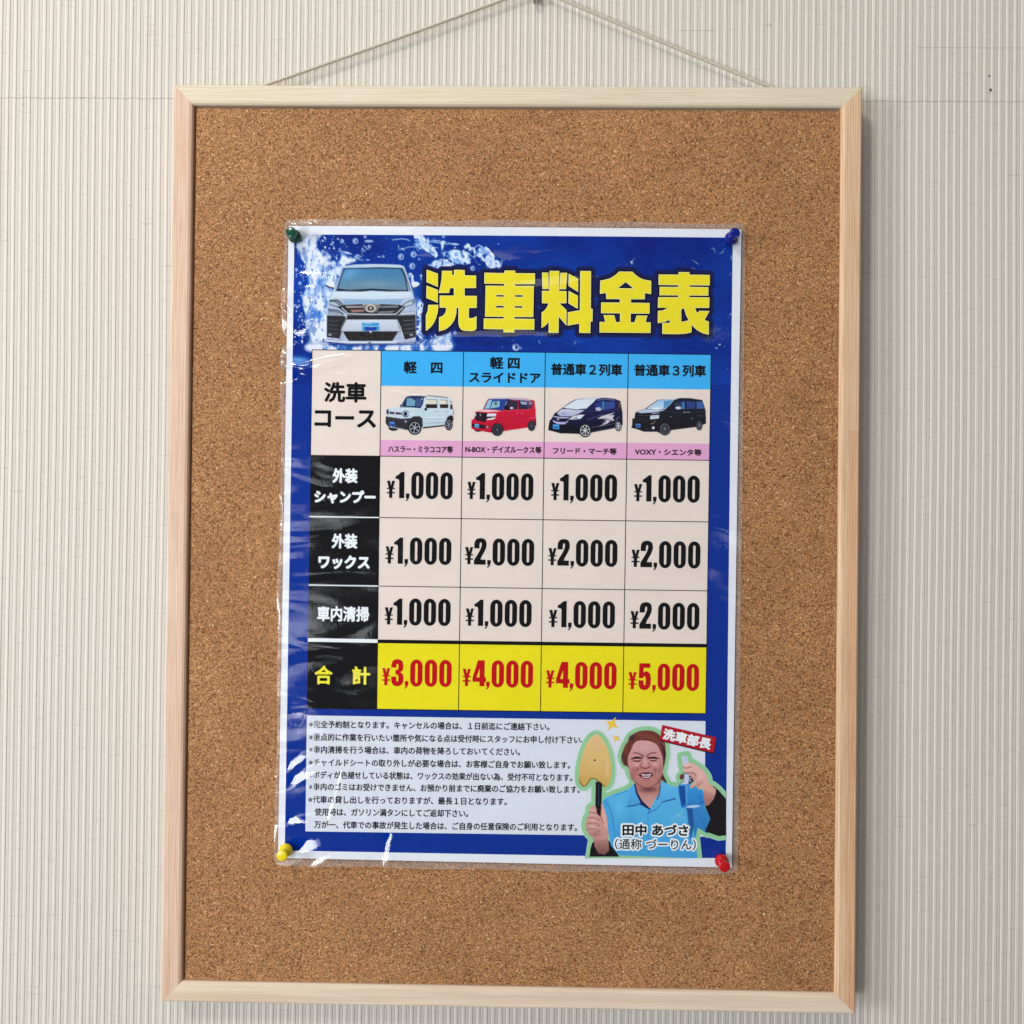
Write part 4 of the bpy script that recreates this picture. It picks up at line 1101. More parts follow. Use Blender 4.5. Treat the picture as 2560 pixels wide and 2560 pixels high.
# red box car
c = car_canvas(1160)
c.ell(350, 1010, 100, 52, (30, 26, 34), 1)
c.poly([(290, 575), (460, 520), (520, 380), (590, 262), (760, 240), (1000, 240), (1120, 238), (1500, 262), (1660, 300), (1700, 310), (1725, 500), (1735, 720), (1740, 900), (1690, 925), (1560, 960), (950, 1050), (640, 1085), (250, 1010), (178, 980),
        (180, 800), (230, 745), (258, 740), (255, 620)], (204, 30, 64), col2=(188, 20, 48))
c.poly([(590, 262), (760, 240), (1000, 238), (1120, 238), (1330, 255), (1560, 280), (1660, 305), (1560, 310), (1090, 268), (620, 275)], (196, 192, 206))
c.poly([(590, 275), (1095, 268), (1040, 420), (950, 545), (470, 518), (540, 380)], (40, 66, 146)); c.poly([(560, 380), (600, 290), (680, 290), (620, 500), (500, 505)], (150, 190, 214)); c.poly([(700, 330), (860, 320), (860, 460), (640, 500)], (140, 186, 204)); c.ell(770, 380, 40, 50, (90, 120, 110))
c.line([(560, 520), (760, 528), (950, 548)], 10, (20, 22, 40)); c.line([(470, 518), (600, 275)], 8, (110, 110, 120)); c.poly([(960, 500), (1060, 300), (1095, 270), (1050, 520), (1000, 540)], (20, 24, 44)); c.poly([(975, 440), (1050, 300), (1030, 400)], (120, 150, 180))
c.poly([(1095, 290), (1300, 320), (1310, 520), (1180, 525), (1060, 510)], (46, 46, 64)); c.poly([(1320, 300), (1540, 330), (1540, 520), (1330, 520)], (40, 42, 66)); c.poly([(1350, 330), (1520, 345), (1520, 410), (1390, 405)], (150, 160, 196)); c.poly([(1550, 310), (1650, 320), (1650, 440), (1600, 510), (1550, 520)], (50, 56, 84)); c.poly([(1560, 330), (1640, 340), (1640, 400), (1580, 420)], (130, 140, 170))
c.poly([(1110, 262), (1330, 280), (1330, 300), (1110, 285)], (150, 152, 186)); c.poly([(1340, 280), (1560, 300), (1560, 322), (1340, 305)], (140, 142, 176)); c.line([(1320, 300), (1345, 520)], 14, (30, 32, 54))
c.ell(1085, 500, 95, 40, (18, 20, 28)); c.ell(1150, 490, 42, 24, (210, 216, 230))
c.poly([(300, 570), (480, 522), (780, 540), (900, 560), (800, 575), (560, 590)], (236, 196, 196), soft=2.2)
c.poly([(290, 590), (560, 610), (560, 700), (520, 830), (300, 790), (260, 740)], (34, 24, 36)); c.line([(280, 690), (520, 720)], 8, (110, 40, 60)); c.line([(280, 745), (530, 765)], 8, (80, 30, 44)); c.line([(385, 632), (392, 680)], 8, (200, 200, 210)); c.line([(412, 628), (404, 682)], 8, (200, 200, 210)); c.line([(388, 656), (410, 656)], 6, (200, 200, 210))
c.poly([(570, 625), (780, 620), (770, 690), (545, 695)], (214, 218, 230)); c.poly([(545, 700), (760, 690), (720, 715), (540, 760)], (34, 40, 60)); c.poly([(570, 745), (775, 712), (720, 760), (545, 785)], (222, 226, 232)); c.ell(275, 650, 22, 40, (206, 206, 212))
c.line([(820, 720), (1300, 720), (1720, 700)], 9, (150, 14, 40), 0.8); c.line([(800, 590), (980, 560), (1600, 530)], 10, (228, 90, 120), 0.7); c.line([(1000, 560), (990, 1030)], 6, (140, 12, 38), 0.7); c.line([(1340, 540), (1330, 960)], 6, (140, 12, 38), 0.7)
c.line([(960, 1025), (1540, 955)], 12, (228, 80, 100), 0.8); c.line([(1270, 620), (1320, 600)], 10, (232, 120, 140)); c.line([(1380, 630), (1420, 610)], 10, (232, 120, 140)); c.poly([(1580, 720), (1720, 700), (1720, 740), (1580, 745)], (214, 60, 90)); c.line([(1700, 330), (1715, 480)], 12, (236, 110, 140))
c.poly([(190, 870), (250, 860), (510, 895), (510, 990), (240, 970), (195, 920)], (40, 26, 40)); c.poly([(258, 870), (365, 880), (362, 970), (262, 958)], (110, 170, 224)); c.poly([(285, 915), (345, 920), (340, 950), (290, 945)], (40, 100, 180)); c.ell(575, 950, 34, 38, (40, 22, 32)); c.ell(572, 950, 18, 22, (210, 200, 206))
c.line([(690, 980), (740, 850), (860, 812), (950, 900), (960, 1040)], 12, (120, 14, 36), smooth=True)
wheel(c, 805, 1010, 145, 155, (86, 88, 104), 10); wheel(c, 1630, 920, 92, 125, (84, 86, 104), 10)
c.poly([(1705, 740), (1740, 760), (1742, 915), (1705, 925)], (50, 18, 32))
c.build('printed_car', 4.6, 'small print of a red box-shaped car', full=False)
# dark blue low minivan
c = car_canvas(1360)
c.poly([(130, 800), (200, 720), (240, 630), (330, 570), (450, 480), (600, 370), (760, 280), (1000, 250), (1300, 240), (1500, 245), (1700, 265), (1840, 320), (1870, 500), (1890, 600), (1895, 900), (1750, 960), (1650, 985), (1150, 1080), (830, 1115), (620, 1100),
        (400, 1100), (260, 1060), (100, 1020), (130, 900)], (34, 38, 96), col2=(16, 16, 34))
c.poly([(460, 480), (780, 285), (1260, 270), (1180, 360), (1010, 510), (800, 530), (560, 500)], (212, 224, 232)); c.poly([(780, 280), (1000, 250), (1300, 240), (1400, 245), (1260, 275)], (206, 208, 226))
c.poly([(320, 600), (450, 500), (600, 510), (820, 540), (980, 540), (860, 610), (700, 690), (420, 690), (330, 650)], (204, 208, 226), col2=(170, 174, 210)); c.line([(420, 505), (600, 508), (780, 535), (990, 508)], 14, (30, 34, 50)); c.glow(480, 620, 80, 30, (120, 120, 160), 0.6)
c.line([(450, 480), (620, 370), (770, 282)], 9, (90, 100, 130))
c.poly([(1225, 400), (1380, 330), (1460, 325), (1460, 530), (1240, 545)], (40, 62, 136)); c.poly([(1405, 330), (1450, 328), (1450, 530), (1410, 530)], (70, 130, 180)); c.poly([(1475, 335), (1700, 345), (1705, 490), (1475, 525)], (56, 76, 148)); c.line([(1290, 300), (1460, 275), (1700, 300)], 16, (120, 116, 160)); c.line([(1470, 270), (1480, 320)], 12, (14, 14, 34))
c.poly([(1760, 340), (1840, 340), (1870, 570), (1790, 560)], (50, 34, 44)); c.line([(1790, 380), (1830, 370), (1800, 430), (1840, 450), (1790, 480)], 12, (150, 110, 110), 0.8)
c.ell(1310, 515, 72, 42, (196, 204, 224)); c.line([(1245, 525), (1370, 505)], 10, (60, 66, 110))
c.poly([(590, 760), (700, 690), (850, 650), (980, 650), (880, 750), (720, 770)], (210, 218, 224)); c.poly([(680, 740), (800, 690), (820, 750), (720, 766)], (150, 168, 176))
c.poly([(240, 680), (330, 700), (600, 715), (610, 735), (400, 740), (230, 705)], (190, 190, 220)); c.poly([(210, 720), (300, 750), (560, 745), (590, 770), (500, 820), (320, 820), (220, 780)], (30, 26, 50)); c.ell(335, 760, 30, 18, (180, 184, 210)); c.poly([(200, 780), (320, 825), (520, 830), (600, 770), (560, 830), (500, 880), (330, 880), (230, 830)], (182, 184, 226))
c.poly([(120, 850), (480, 900), (900, 960), (830, 1110), (400, 1100), (100, 1020)], (18, 18, 32), noise=7); c.poly([(212, 880), (365, 890), (365, 1000), (215, 990)], (70, 160, 222)); c.poly([(230, 935), (350, 940), (340, 975), (240, 970)], (30, 90, 170))
c.poly([(1280, 750), (1400, 680), (1700, 595), (1640, 640), (1560, 665), (1700, 660), (1650, 740), (1700, 780), (1480, 880), (1300, 940), (1480, 850), (1400, 860), (1500, 800), (1440, 770), (1560, 740)], (204, 200, 214)); c.line([(1480, 770), (1640, 790), (1560, 840)], 16, (20, 16, 30)); c.line([(1040, 780), (1200, 720), (1400, 650)], 14, (110, 100, 130), 0.8)
c.line([(1180, 840), (1340, 820), (1480, 830)], 14, (12, 12, 24)); c.line([(1150, 960), (1500, 900), (1720, 860)], 12, (120, 112, 130), 0.8); c.line([(1160, 1060), (1700, 960)], 16, (60, 54, 64)); c.line([(1720, 860), (1760, 740), (1820, 700)], 12, (140, 140, 170), 0.8)
c.line([(1000, 560), (1440, 560), (1780, 520)], 8, (80, 90, 160), 0.8)
wheel(c, 990, 1030, 150, 165, (216, 218, 226), 7); wheel(c, 1790, 925, 82, 125, (204, 206, 218), 7)
c.build('printed_car', 4.6, 'small print of a dark blue low minivan', full=False)
# black minivan
c = car_canvas(1570)
c.poly([(165, 620), (200, 575), (400, 512), (560, 400), (720, 290), (900, 270), (1120, 280), (1260, 245), (1500, 250), (1790, 295), (1840, 450), (1870, 560), (1880, 860), (1780, 905), (1600, 950), (1050, 1020), (880, 1155), (700, 1060), (380, 1060), (220, 1000),
        (75, 965), (95, 900), (100, 740), (150, 740)], (30, 32, 50), col2=(28, 24, 28), noise=5)
c.poly([(430, 510), (730, 296), (1110, 292), (1000, 420), (890, 515), (700, 530)], (150, 196, 226), col2=(196, 216, 232)); c.poly([(860, 320), (1080, 300), (960, 450), (850, 510)], (82, 140, 190), 0.9); c.ell(690, 500, 110, 22, (226, 234, 240)); c.poly([(720, 285), (900, 266), (1200, 250), (1120, 290)], (206, 214, 226))
c.line([(430, 512), (700, 535), (860, 520)], 12, (20, 26, 50)); c.line([(420, 508), (720, 292)], 10, (30, 34, 60))
c.poly([(200, 580), (400, 515), (860, 530), (880, 545), (620, 595), (300, 612)], (186, 200, 222), soft=2.0)
c.poly([(560, 620), (740, 590), (755, 605), (600, 635)], (170, 168, 200)); c.poly([(535, 670), (748, 655), (740, 740), (525, 762)], (204, 214, 230)); c.line([(560, 700), (700, 690)], 10, (100, 120, 160), 0.7)
c.line([(250, 660), (420, 680), (520, 660)], 8, (84, 76, 80)); c.line([(200, 770), (480, 800)], 10, (64, 60, 66)); c.line([(220, 720), (400, 740)], 7, (70, 66, 72))
c.poly([(180, 865), (298, 870), (296, 962), (182, 955)], (78, 128, 206)); c.poly([(200, 905), (280, 905), (275, 940), (200, 935)], (24, 44, 120)); c.ell(605, 965, 32, 36, (206, 214, 228)); c.line([(545, 870), (590, 865), (650, 800)], 14, (160, 140, 130)); c.line([(400, 1010), (520, 980)], 12, (80, 80, 96), 0.8)
c.poly([(1110, 420), (1150, 330), (1370, 300), (1380, 520), (1120, 530)], (40, 48, 84)); c.poly([(1290, 350), (1360, 340), (1360, 510), (1300, 515)], (66, 120, 180)); c.poly([(1400, 320), (1620, 345), (1610, 500), (1410, 510)], (46, 66, 132)); c.poly([(1650, 330), (1800, 330), (1830, 500), (1650, 510)], (62, 96, 160)); c.ell(1210, 485, 72, 34, (200, 212, 230)); c.line([(1140, 395), (1260, 415)], 14, (120, 104, 96), 0.7)
c.line([(1330, 590), (1400, 588)], 10, (190, 200, 220)); c.line([(1430, 588), (1490, 590)], 10, (190, 200, 220)); c.line([(1010, 700), (1060, 695)], 12, (150, 130, 124)); c.line([(1530, 720), (1570, 760)], 12, (150, 146, 150), 0.9); c.line([(1680, 665), (1800, 680)], 8, (120, 110, 110), 0.8); c.line([(900, 560), (1300, 610), (1850, 560)], 7, (60, 70, 110), 0.8)
c.line([(1060, 1010), (1600, 935)], 10, (60, 52, 52), 0.8); c.line([(1870, 540), (1870, 600)], 10, (130, 140, 180), 0.7)
wheel(c, 885, 990, 145, 158, (120, 122, 132), 10); wheel(c, 1715, 905, 82, 120, (116, 120, 132), 10)
c.build('printed_car', 4.6, 'small print of a black minivan', full=False)

# ------------------------------------------------------------------ PRINTED PORTRAIT
PT = (1420, 1770, 440 / 1932.)
FT = (1530, 1810, 200 / 1932.)
pt = Canvas(1434, 1812, 1814.5, 2144, 0.95, (216, 222, 232), PT)
sponge = smooth_loop([(318, 288), (362, 320), (410, 390), (450, 490), (470, 600), (474, 740), (448, 830), (405, 862), (360, 828), (322, 788), (280, 766), (240, 778), (205, 840), (165, 858), (128, 820), (118, 740), (130, 620), (165, 480), (215, 365), (272, 302)], 4)
shirt = [(372, 1030), (400, 985), (500, 940), (650, 890), (720, 830), (735, 822), (900, 900), (1010, 830), (1040, 800), (1130, 850), (1220, 862), (1300, 1000), (1490, 1060), (1560, 1210), (1530, 1370), (1420, 1310), (1395, 1420), (1410, 1560), (1420, 1645), (560, 1612), (470, 1500), (440, 1330), (425, 1200), (395, 1060)]
sleeve_r = [(1590, 850), (1650, 900), (1745, 1010), (1745, 1392), (1650, 1402), (1560, 1370), (1500, 1350), (1560, 1210), (1500, 1070), (1560, 1020)]
arm_l = [(275, 1410), (430, 1390), (445, 1480), (560, 1620), (240, 1620), (262, 1480)]
hand_l = smooth_loop([(238, 1090), (285, 1066), (345, 1100), (358, 1060), (385, 1040), (412, 1090), (436, 1230), (444, 1340), (430, 1420), (350, 1440), (275, 1420), (220, 1370), (190, 1290), (205, 1200), (236, 1150)], 3)
hand_r = smooth_loop([(1258, 640), (1290, 608), (1345, 596), (1410, 628), (1480, 684), (1530, 760), (1548, 850), (1618, 890), (1600, 990), (1545, 1060), (1495, 1070), (1480, 960), (1440, 890), (1345, 880), (1330, 850), (1240, 780), (1226, 745), (1262, 722), (1262, 680)], 3)
def f2c(pts): return [((FT[0] + x * FT[2] - PT[0]) / PT[2], (FT[1] + y * FT[2] - PT[1]) / PT[2]) for x, y in pts]
hair = smooth_loop(f2c([(400, 340), (470, 262), (600, 185), (760, 148), (950, 155), (1080, 210), (1180, 300), (1270, 430), (1292, 600), (1300, 740), (1270, 900), (1240, 1060), (1215, 1180), (1325, 1420), (1180, 1330), (1000, 1200), (500, 1200), (380, 1030), (310, 985), (250, 880), (225, 760), (270, 620), (320, 500), (380, 420)]), 3)
face = smooth_loop(f2c([(480, 560), (540, 445), (650, 392), (820, 392), (960, 425), (1080, 495), (1150, 620), (1205, 750), (1228, 900), (1225, 1100), (1190, 1260), (1120, 1390), (1000, 1490), (860, 1532), (730, 1510), (610, 1440), (500, 1320), (430, 1200), (400, 1060), (375, 900), (390, 760), (440, 650)]), 3)
bottle = [(1218, 836), (1265, 800), (1270, 700), (1248, 620), (1240, 525), (1305, 515), (1325, 600), (1400, 720), (1405, 800), (1440, 870), (1480, 900), (1502, 1060), (1420, 1085), (1300, 1100), (1240, 1088), (1215, 940), (1204, 850)]
# green sticker outline round the cut-out
W = (slice(0, pt.ny), slice(0, pt.nx))
sdu = np.full((pt.ny, pt.nx), -1e9)
for P in (sponge, [(300, 800), (374, 820), (364, 1180), (296, 1180)], shirt, sleeve_r, arm_l, hand_l, hand_r, hair, face, bottle):
    sdu = np.maximum(sdu, pt.sd(pt.tr(P), W))
blue_m = np.clip((pt.Y - (2091 - (1763 - pt.X) * 0.0135)) / 1.0 + 0.5, 0, 1)
rx_edge = 1763.4 - 0.0143 * (pt.Y - 1802)
blue_r = np.clip((pt.X - rx_edge) / 1.0 + 0.5, 0, 1)
bb = np.maximum(blue_m, blue_r)[..., None]
pt.img = pt.img * (1 - bb) + np.array(BL, float) * bb
gr = np.clip(0.5 + (sdu + 10.2) / 1.2, 0, 1)
pale = np.clip(0.5 + (sdu + 11.4) / 1.2, 0, 1)
pt.img = pt.img * (1 - pale[..., None]) + np.array([198, 226, 222.0]) * pale[..., None]
gc = np.array([146, 200, 152.0]) + (fbm(pt.ny, pt.nx, 30, 3) - 0.5)[..., None] * 14
pt.img = pt.img * (1 - gr[..., None]) + gc * gr[..., None]
pt.touch = np.maximum(pt.touch, pale)
# sponge on a black handle
pt.poly(sponge, (224, 196, 140), col2=(206, 168, 88))
pt.glow(315, 380, 50, 90, (220, 176, 140), 0.6); pt.glow(430, 660, 26, 130, (228, 200, 150), 0.7); pt.glow(150, 780, 40, 40, (196, 158, 80), 0.6); pt.glow(290, 600, 90, 110, (222, 192, 130), 0.5)
pt.line([(128, 800), (165, 852), (205, 836), (240, 780), (282, 768), (322, 790), (362, 832), (405, 856)], 12, (120, 84, 40), 0.85, smooth=True, soft=1.6)
pt.ell(292, 570, 10, 12, (60, 44, 24)); pt.ell(278, 640, 8, 4, (150, 120, 70), 0.8)
pt.poly([(303, 806), (340, 802), (374, 824), (362, 1190), (296, 1180)], (18, 18, 28)); pt.line([(338, 830), (330, 1100)], 7, (70, 76, 110), 0.9)
# arms and hands
pt.poly([(262, 1480), (300, 1440), (450, 1450), (480, 1500), (560, 1625), (236, 1625), (245, 1540)], (20, 16, 20), smooth=False)
pt.poly([(275, 1405), (432, 1385), (446, 1480), (448, 1560), (400, 1606), (330, 1590), (290, 1510)], (196, 148, 136), col2=(120, 76, 72), smooth=False)
SK = (208, 156, 144)
pt.poly(shirt, (96, 186, 232), col2=(66, 158, 214))
pt.poly(hand_l, SK, col2=(196, 148, 138))
for y0 in (1110, 1165, 1225, 1290):
    pt.line([(230 - (y0 - 1110) * 0.18, y0 + 40), (290, y0 + 30), (348, y0 + 62)], 7, (126, 78, 74), 0.85, smooth=True)
    pt.glow(270, y0 + 8, 44, 14, (236, 196, 186), 0.7, 0.35)
pt.poly([(300, 1050), (362, 1060), (352, 1190), (318, 1150)], (18, 18, 28)); pt.poly([(372, 1045), (405, 1070), (428, 1200), (436, 1330), (400, 1300), (366, 1180)], (226, 170, 156)); pt.line([(364, 1080), (360, 1180), (392, 1260)], 7, (110, 66, 64), 0.8, smooth=True); pt.glow(300, 1380, 70, 40, (150, 96, 96), 0.6)
pt.line([(236, 1098), (285, 1074), (346, 1118)], 5, (150, 100, 96), 0.7)
# shirt details
pt.poly([(372, 1030), (430, 980), (500, 1150), (520, 1330), (545, 1600), (470, 1500), (436, 1330), (422, 1180)], (74, 166, 220)); pt.line([(402, 1010), (470, 1130), (500, 1300), (540, 1590)], 7, (40, 110, 178), 0.8, smooth=True)
pt.poly([(1290, 1090), (1490, 1060), (1560, 1210), (1530, 1372), (1420, 1310), (1395, 1420), (1370, 1300)], (58, 142, 204), col2=(40, 120, 188)); pt.poly([(1300, 1095), (1365, 1100), (1380, 1300), (1340, 1450)], (22, 66, 130), 0.7, soft=3)
pt.line([(1400, 1110), (1480, 1250), (1520, 1370)], 8, (34, 100, 170), 0.7); pt.line([(1330, 1100), (1340, 1300)], 10, (26, 80, 150), 0.7)
pt.glow(560, 1090, 60, 110, (112, 200, 240), 0.5); pt.glow(1100, 1180, 120, 80, (84, 178, 228), 0.5); pt.line([(875, 1150), (880, 1600)], 7, (44, 128, 192), 0.8); pt.line([(500, 960), (650, 905)], 7, (34, 104, 160), 0.7)
pt.glow(700, 1250, 60, 200, (60, 150, 210), 0.4); pt.glow(1000, 1450, 90, 120, (72, 168, 222), 0.5); pt.glow(560, 1400, 50, 150, (60, 148, 208), 0.5)
for k in range(3): pt.line([(1115, 1195 + k * 24), (1290, 1190 + k * 22)], 6, (150, 208, 238), 0.5)
pt.line([(1170, 1150), (1215, 1180), (1250, 1120)], 9, (160, 214, 240), 0.6); pt.line([(1190, 1180), (1260, 1165)], 6, (160, 214, 240), 0.6)
# neck + collar
pt.poly([(722, 770), (790, 800), (1000, 790), (1018, 800), (1000, 930), (950, 1000), (905, 1095), (860, 1075), (800, 1000), (745, 900)], (176, 116, 104), col2=(208, 158, 150))
pt.glow(880, 890, 120, 40, (104, 62, 64), 0.9); pt.glow(900, 1010, 50, 50, (206, 160, 152), 0.5)
pt.poly([(722, 826), (740, 830), (760, 920), (810, 1010), (900, 1100), (880, 1106), (800, 1060), (700, 1000)], (22, 34, 84))
pt.poly([(690, 860), (722, 826), (742, 930), (795, 1040), (720, 1062), (650, 1072), (660, 960)], (92, 178, 230), col2=(74, 160, 218)); pt.line([(648, 1074), (720, 1068), (800, 1048), (880, 1100), (905, 1108)], 10, (20, 44, 110), smooth=True)
pt.poly([(1010, 810), (1060, 830), (1130, 850), (1170, 900), (1180, 990), (1100, 1010), (1030, 1030), (985, 1010), (1005, 940), (1020, 870)], (104, 190, 236), col2=(80, 168, 224)); pt.line([(1176, 992), (1100, 1010), (1028, 1032)], 10, (20, 44, 110)); pt.line([(1012, 850), (1000, 940), (976, 1000)], 10, (26, 44, 96), 0.9)
pt.line([(905, 1110), (880, 1150), (960, 1110), (1020, 1050)], 8, (34, 96, 160), 0.9, smooth=True)
# ponytail, hair, face
pt.poly(f2c([(1215, 1180), (1325, 1422), (1190, 1325), (1180, 1240)]), (26, 18, 22))
pt.poly(hair, (118, 60, 46), col2=(66, 36, 38))
pt.glow(*f2c([(480, 320)])[0], 34, 30, (46, 36, 52), 0.9); pt.glow(*f2c([(280, 850)])[0], 22, 60, (84, 50, 56), 0.8); pt.glow(*f2c([(340, 620)])[0], 30, 70, (134, 66, 52), 0.7)
T0 = pt.T; pt.T = FT
for k in range(6):
    o_ = k * 26
    pt.line([(560 + o_, 215 + o_ * 0.9), (760, 215 + o_ * 0.7), (960, 262 + o_ * 0.7), (1120, 360 + o_ * 0.9), (1190, 480 + o_)], 14, (168, 98, 76) if k % 2 else (80, 38, 34), 0.75, smooth=True, soft=1.4)
pt.line([(1180, 470), (1240, 620), (1270, 760), (1240, 980)], 44, (62, 34, 34), 0.8, smooth=True, soft=2.5); pt.line([(1200, 440), (1260, 500)], 16, (190, 150, 130), 0.7)
pt.T = T0
pt.poly(face, (210, 160, 160), col2=(184, 120, 110))
pt.T = FT
G = pt.glow
G(800, 560, 250, 100, (212, 168, 172), 0.7); G(520, 620, 60, 120, (204, 158, 166), 0.6); G(570, 970, 110, 70, (226, 176, 174), 0.75); G(1050, 980, 100, 70, (222, 172, 172), 0.75)
G(520, 1160, 80, 170, (160, 96, 94), 0.6); G(1160, 1120, 70, 200, (158, 100, 106), 0.7); G(620, 1080, 90, 60, (150, 84, 88), 0.6); G(1040, 1100, 70, 80, (146, 84, 92), 0.6)
G(850, 1430, 220, 50, (186, 124, 124), 0.5); pt.line([(470, 1270), (520, 1345), (610, 1440), (730, 1506), (860, 1528), (1000, 1486), (1120, 1385), (1190, 1260)], 26, (112, 66, 70), 0.65, smooth=True, soft=2.2); G(1150, 1380, 60, 90, (112, 76, 92), 0.6); G(470, 1260, 40, 120, (150, 92, 92), 0.6)
G(770, 760, 60, 60, (190, 140, 146), 0.5); G(800, 900, 36, 110, (222, 174, 174), 0.8)
for pts, wd in (([(520, 690), (600, 690), (680, 724), (750, 772)], 44), ([(1050, 688), (960, 694), (890, 728), (835, 770)], 44)):
    pt.line(pts, wd * 0.72, (110, 58, 58), 0.75, smooth=True, soft=1.6)
G(715, 800, 44, 44, (120, 66, 72), 0.75); G(862, 806, 34, 40, (120, 66, 72), 0.75)
pt.poly([(440, 852), (500, 806), (570, 782), (640, 784), (700, 812), (712, 846), (690, 838), (600, 826), (520, 838)], (26, 10, 16), smooth=True)
pt.poly([(862, 822), (900, 792), (980, 784), (1060, 790), (1150, 828), (1060, 832), (980, 826), (900, 834)], (26, 10, 16), smooth=True)
pt.poly([(490, 866), (560, 874), (640, 872), (700, 862), (672, 896), (600, 908), (530, 896)], (84, 34, 42), smooth=True)
pt.poly([(905, 858), (980, 866), (1050, 858), (1092, 848), (1056, 880), (990, 894), (930, 884)], (84, 34, 42), smooth=True)
pt.line([(714, 925), (684, 985), (655, 1015)], 26, (140, 80, 84), 0.65, smooth=True, soft=1.6); pt.line([(884, 925), (920, 990), (965, 1025)], 26, (140, 80, 84), 0.65, smooth=True, soft=1.6)
pt.line([(700, 1030), (750, 1056), (820, 1064), (900, 1030)], 36, (128, 66, 72), 0.85, smooth=True, soft=1.6); G(760, 1010, 20, 14, (214, 168, 170), 0.7); G(860, 1005, 20, 14, (214, 168, 170), 0.7)
pt.line([(610, 1070), (590, 1150), (620, 1240)], 16, (140, 78, 82), 0.6, smooth=True, soft=2); pt.line([(1010, 1060), (1040, 1160), (1020, 1290)], 16, (130, 70, 76), 0.7, smooth=True, soft=2)
pt.poly([(640, 1212), (700, 1178), (760, 1160), (820, 1162), (890, 1156), (960, 1178), (992, 1205), (960, 1262), (900, 1310), (820, 1326), (740, 1308), (680, 1268)], (86, 26, 32), smooth=True)
pt.poly([(700, 1194), (760, 1200), (830, 1208), (900, 1198), (946, 1190), (930, 1232), (870, 1240), (820, 1236), (760, 1240), (716, 1232)], (214, 206, 206)); pt.poly([(712, 1250), (780, 1262), (860, 1260), (932, 1240), (906, 1280), (840, 1300), (760, 1292)], (206, 192, 198))
for x in (750, 790, 830, 872, 912): pt.line([(x, 1204), (x + 2, 1238)], 4, (150, 120, 126), 0.7)
pt.line([(716, 1243), (820, 1250), (934, 1238)], 6, (90, 50, 60), 0.8)
pt.line([(700, 1285), (760, 1318), (830, 1332), (900, 1316), (960, 1270)], 20, (206, 128, 134), 0.9, smooth=True); pt.line([(740, 1350), (830, 1366), (920, 1344)], 14, (140, 76, 82), 0.6, smooth=True, soft=1.6)
pt.ell(318, 975, 16, 20, (30, 24, 44), 0.9); pt.line([(232, 735), (228, 880), (300, 985)], 18, (96, 60, 66), 0.6, smooth=True)
pt.T = PT
# right sleeve, bottle, hand
pt.poly(sleeve_r, (24, 20, 24), noise=3)
pt.poly([(1500, 850), (1560, 830), (1622, 890), (1600, 990), (1545, 1062), (1500, 1070), (1480, 960)], (206, 156, 146), col2=(170, 112, 104))
pt.poly([(1244, 528), (1262, 516), (1285, 530), (1302, 516), (1326, 600), (1320, 640), (1262, 640)], (200, 206, 228), 0.95); pt.glow(1290, 560, 20, 30, (170, 184, 222), 0.6)
pt.poly([(1265, 720), (1390, 715), (1405, 780), (1340, 830), (1218, 840), (1270, 790)], (40, 52, 92)); pt.poly([(1275, 722), (1330, 722), (1320, 830), (1225, 838), (1270, 800)], (198, 206, 230)); pt.ell(1335, 770, 7, 9, (210, 214, 232)); pt.ell(1340, 795, 7, 9, (210, 214, 232))
pt.poly([(1208, 838), (1330, 832), (1440, 880), (1478, 900), (1502, 1058), (1420, 1085), (1300, 1094), (1242, 1088), (1215, 940)], (60, 152, 216), col2=(46, 128, 200))
pt.poly([(1212, 850), (1280, 850), (1290, 1040), (1250, 1080), (1222, 960)], (16, 72, 150), 0.9, soft=2.5); pt.line([(1300, 850), (1300, 1060)], 10, (110, 190, 232), 0.7); pt.line([(1245, 1060), (1370, 1050), (1495, 1030)], 6, (20, 80, 160), 0.8); pt.line([(1440, 950), (1465, 1030)], 10, (20, 84, 170), 0.7); pt.ell(1370, 1076, 76, 14, (190, 216, 238), 0.95, -0.08)
pt.poly(hand_r[:24] + [(1500, 880), (1440, 870)], SK)
pt.poly([(1262, 640), (1290, 606), (1345, 596), (1410, 628), (1480, 684), (1530, 760), (1550, 850), (1500, 905), (1470, 880), (1430, 892), (1415, 870), (1440, 820), (1400, 850), (1350, 882), (1332, 862), (1370, 820), (1410, 780), (1400, 730), (1360, 705), (1290, 706), (1258, 690)], (226, 180, 170), col2=(214, 164, 154))
pt.line([(1262, 652), (1300, 656), (1350, 644)], 8, (130, 72, 68), 0.85, smooth=True); pt.line([(1264, 704), (1310, 712), (1370, 706), (1405, 740)], 8, (110, 60, 60), 0.85, smooth=True); pt.line([(1418, 868), (1450, 830), (1470, 800)], 7, (140, 84, 80), 0.8); pt.line([(1350, 880), (1400, 852), (1430, 810)], 6, (150, 92, 88), 0.7)
pt.glow(1460, 740, 50, 60, (232, 190, 180), 0.6); pt.glow(1545, 900, 40, 60, (224, 176, 166), 0.5); pt.ell(1248, 752, 26, 32, (110, 50, 50), 0.95, 0.3)
pt.glow(1300, 622, 40, 16, (240, 204, 196), 0.6)
portrait = pt.build('portrait_picture', 5.0, 'print of a smiling person in a light blue polo shirt holding a sponge and a spray bottle', full=False)

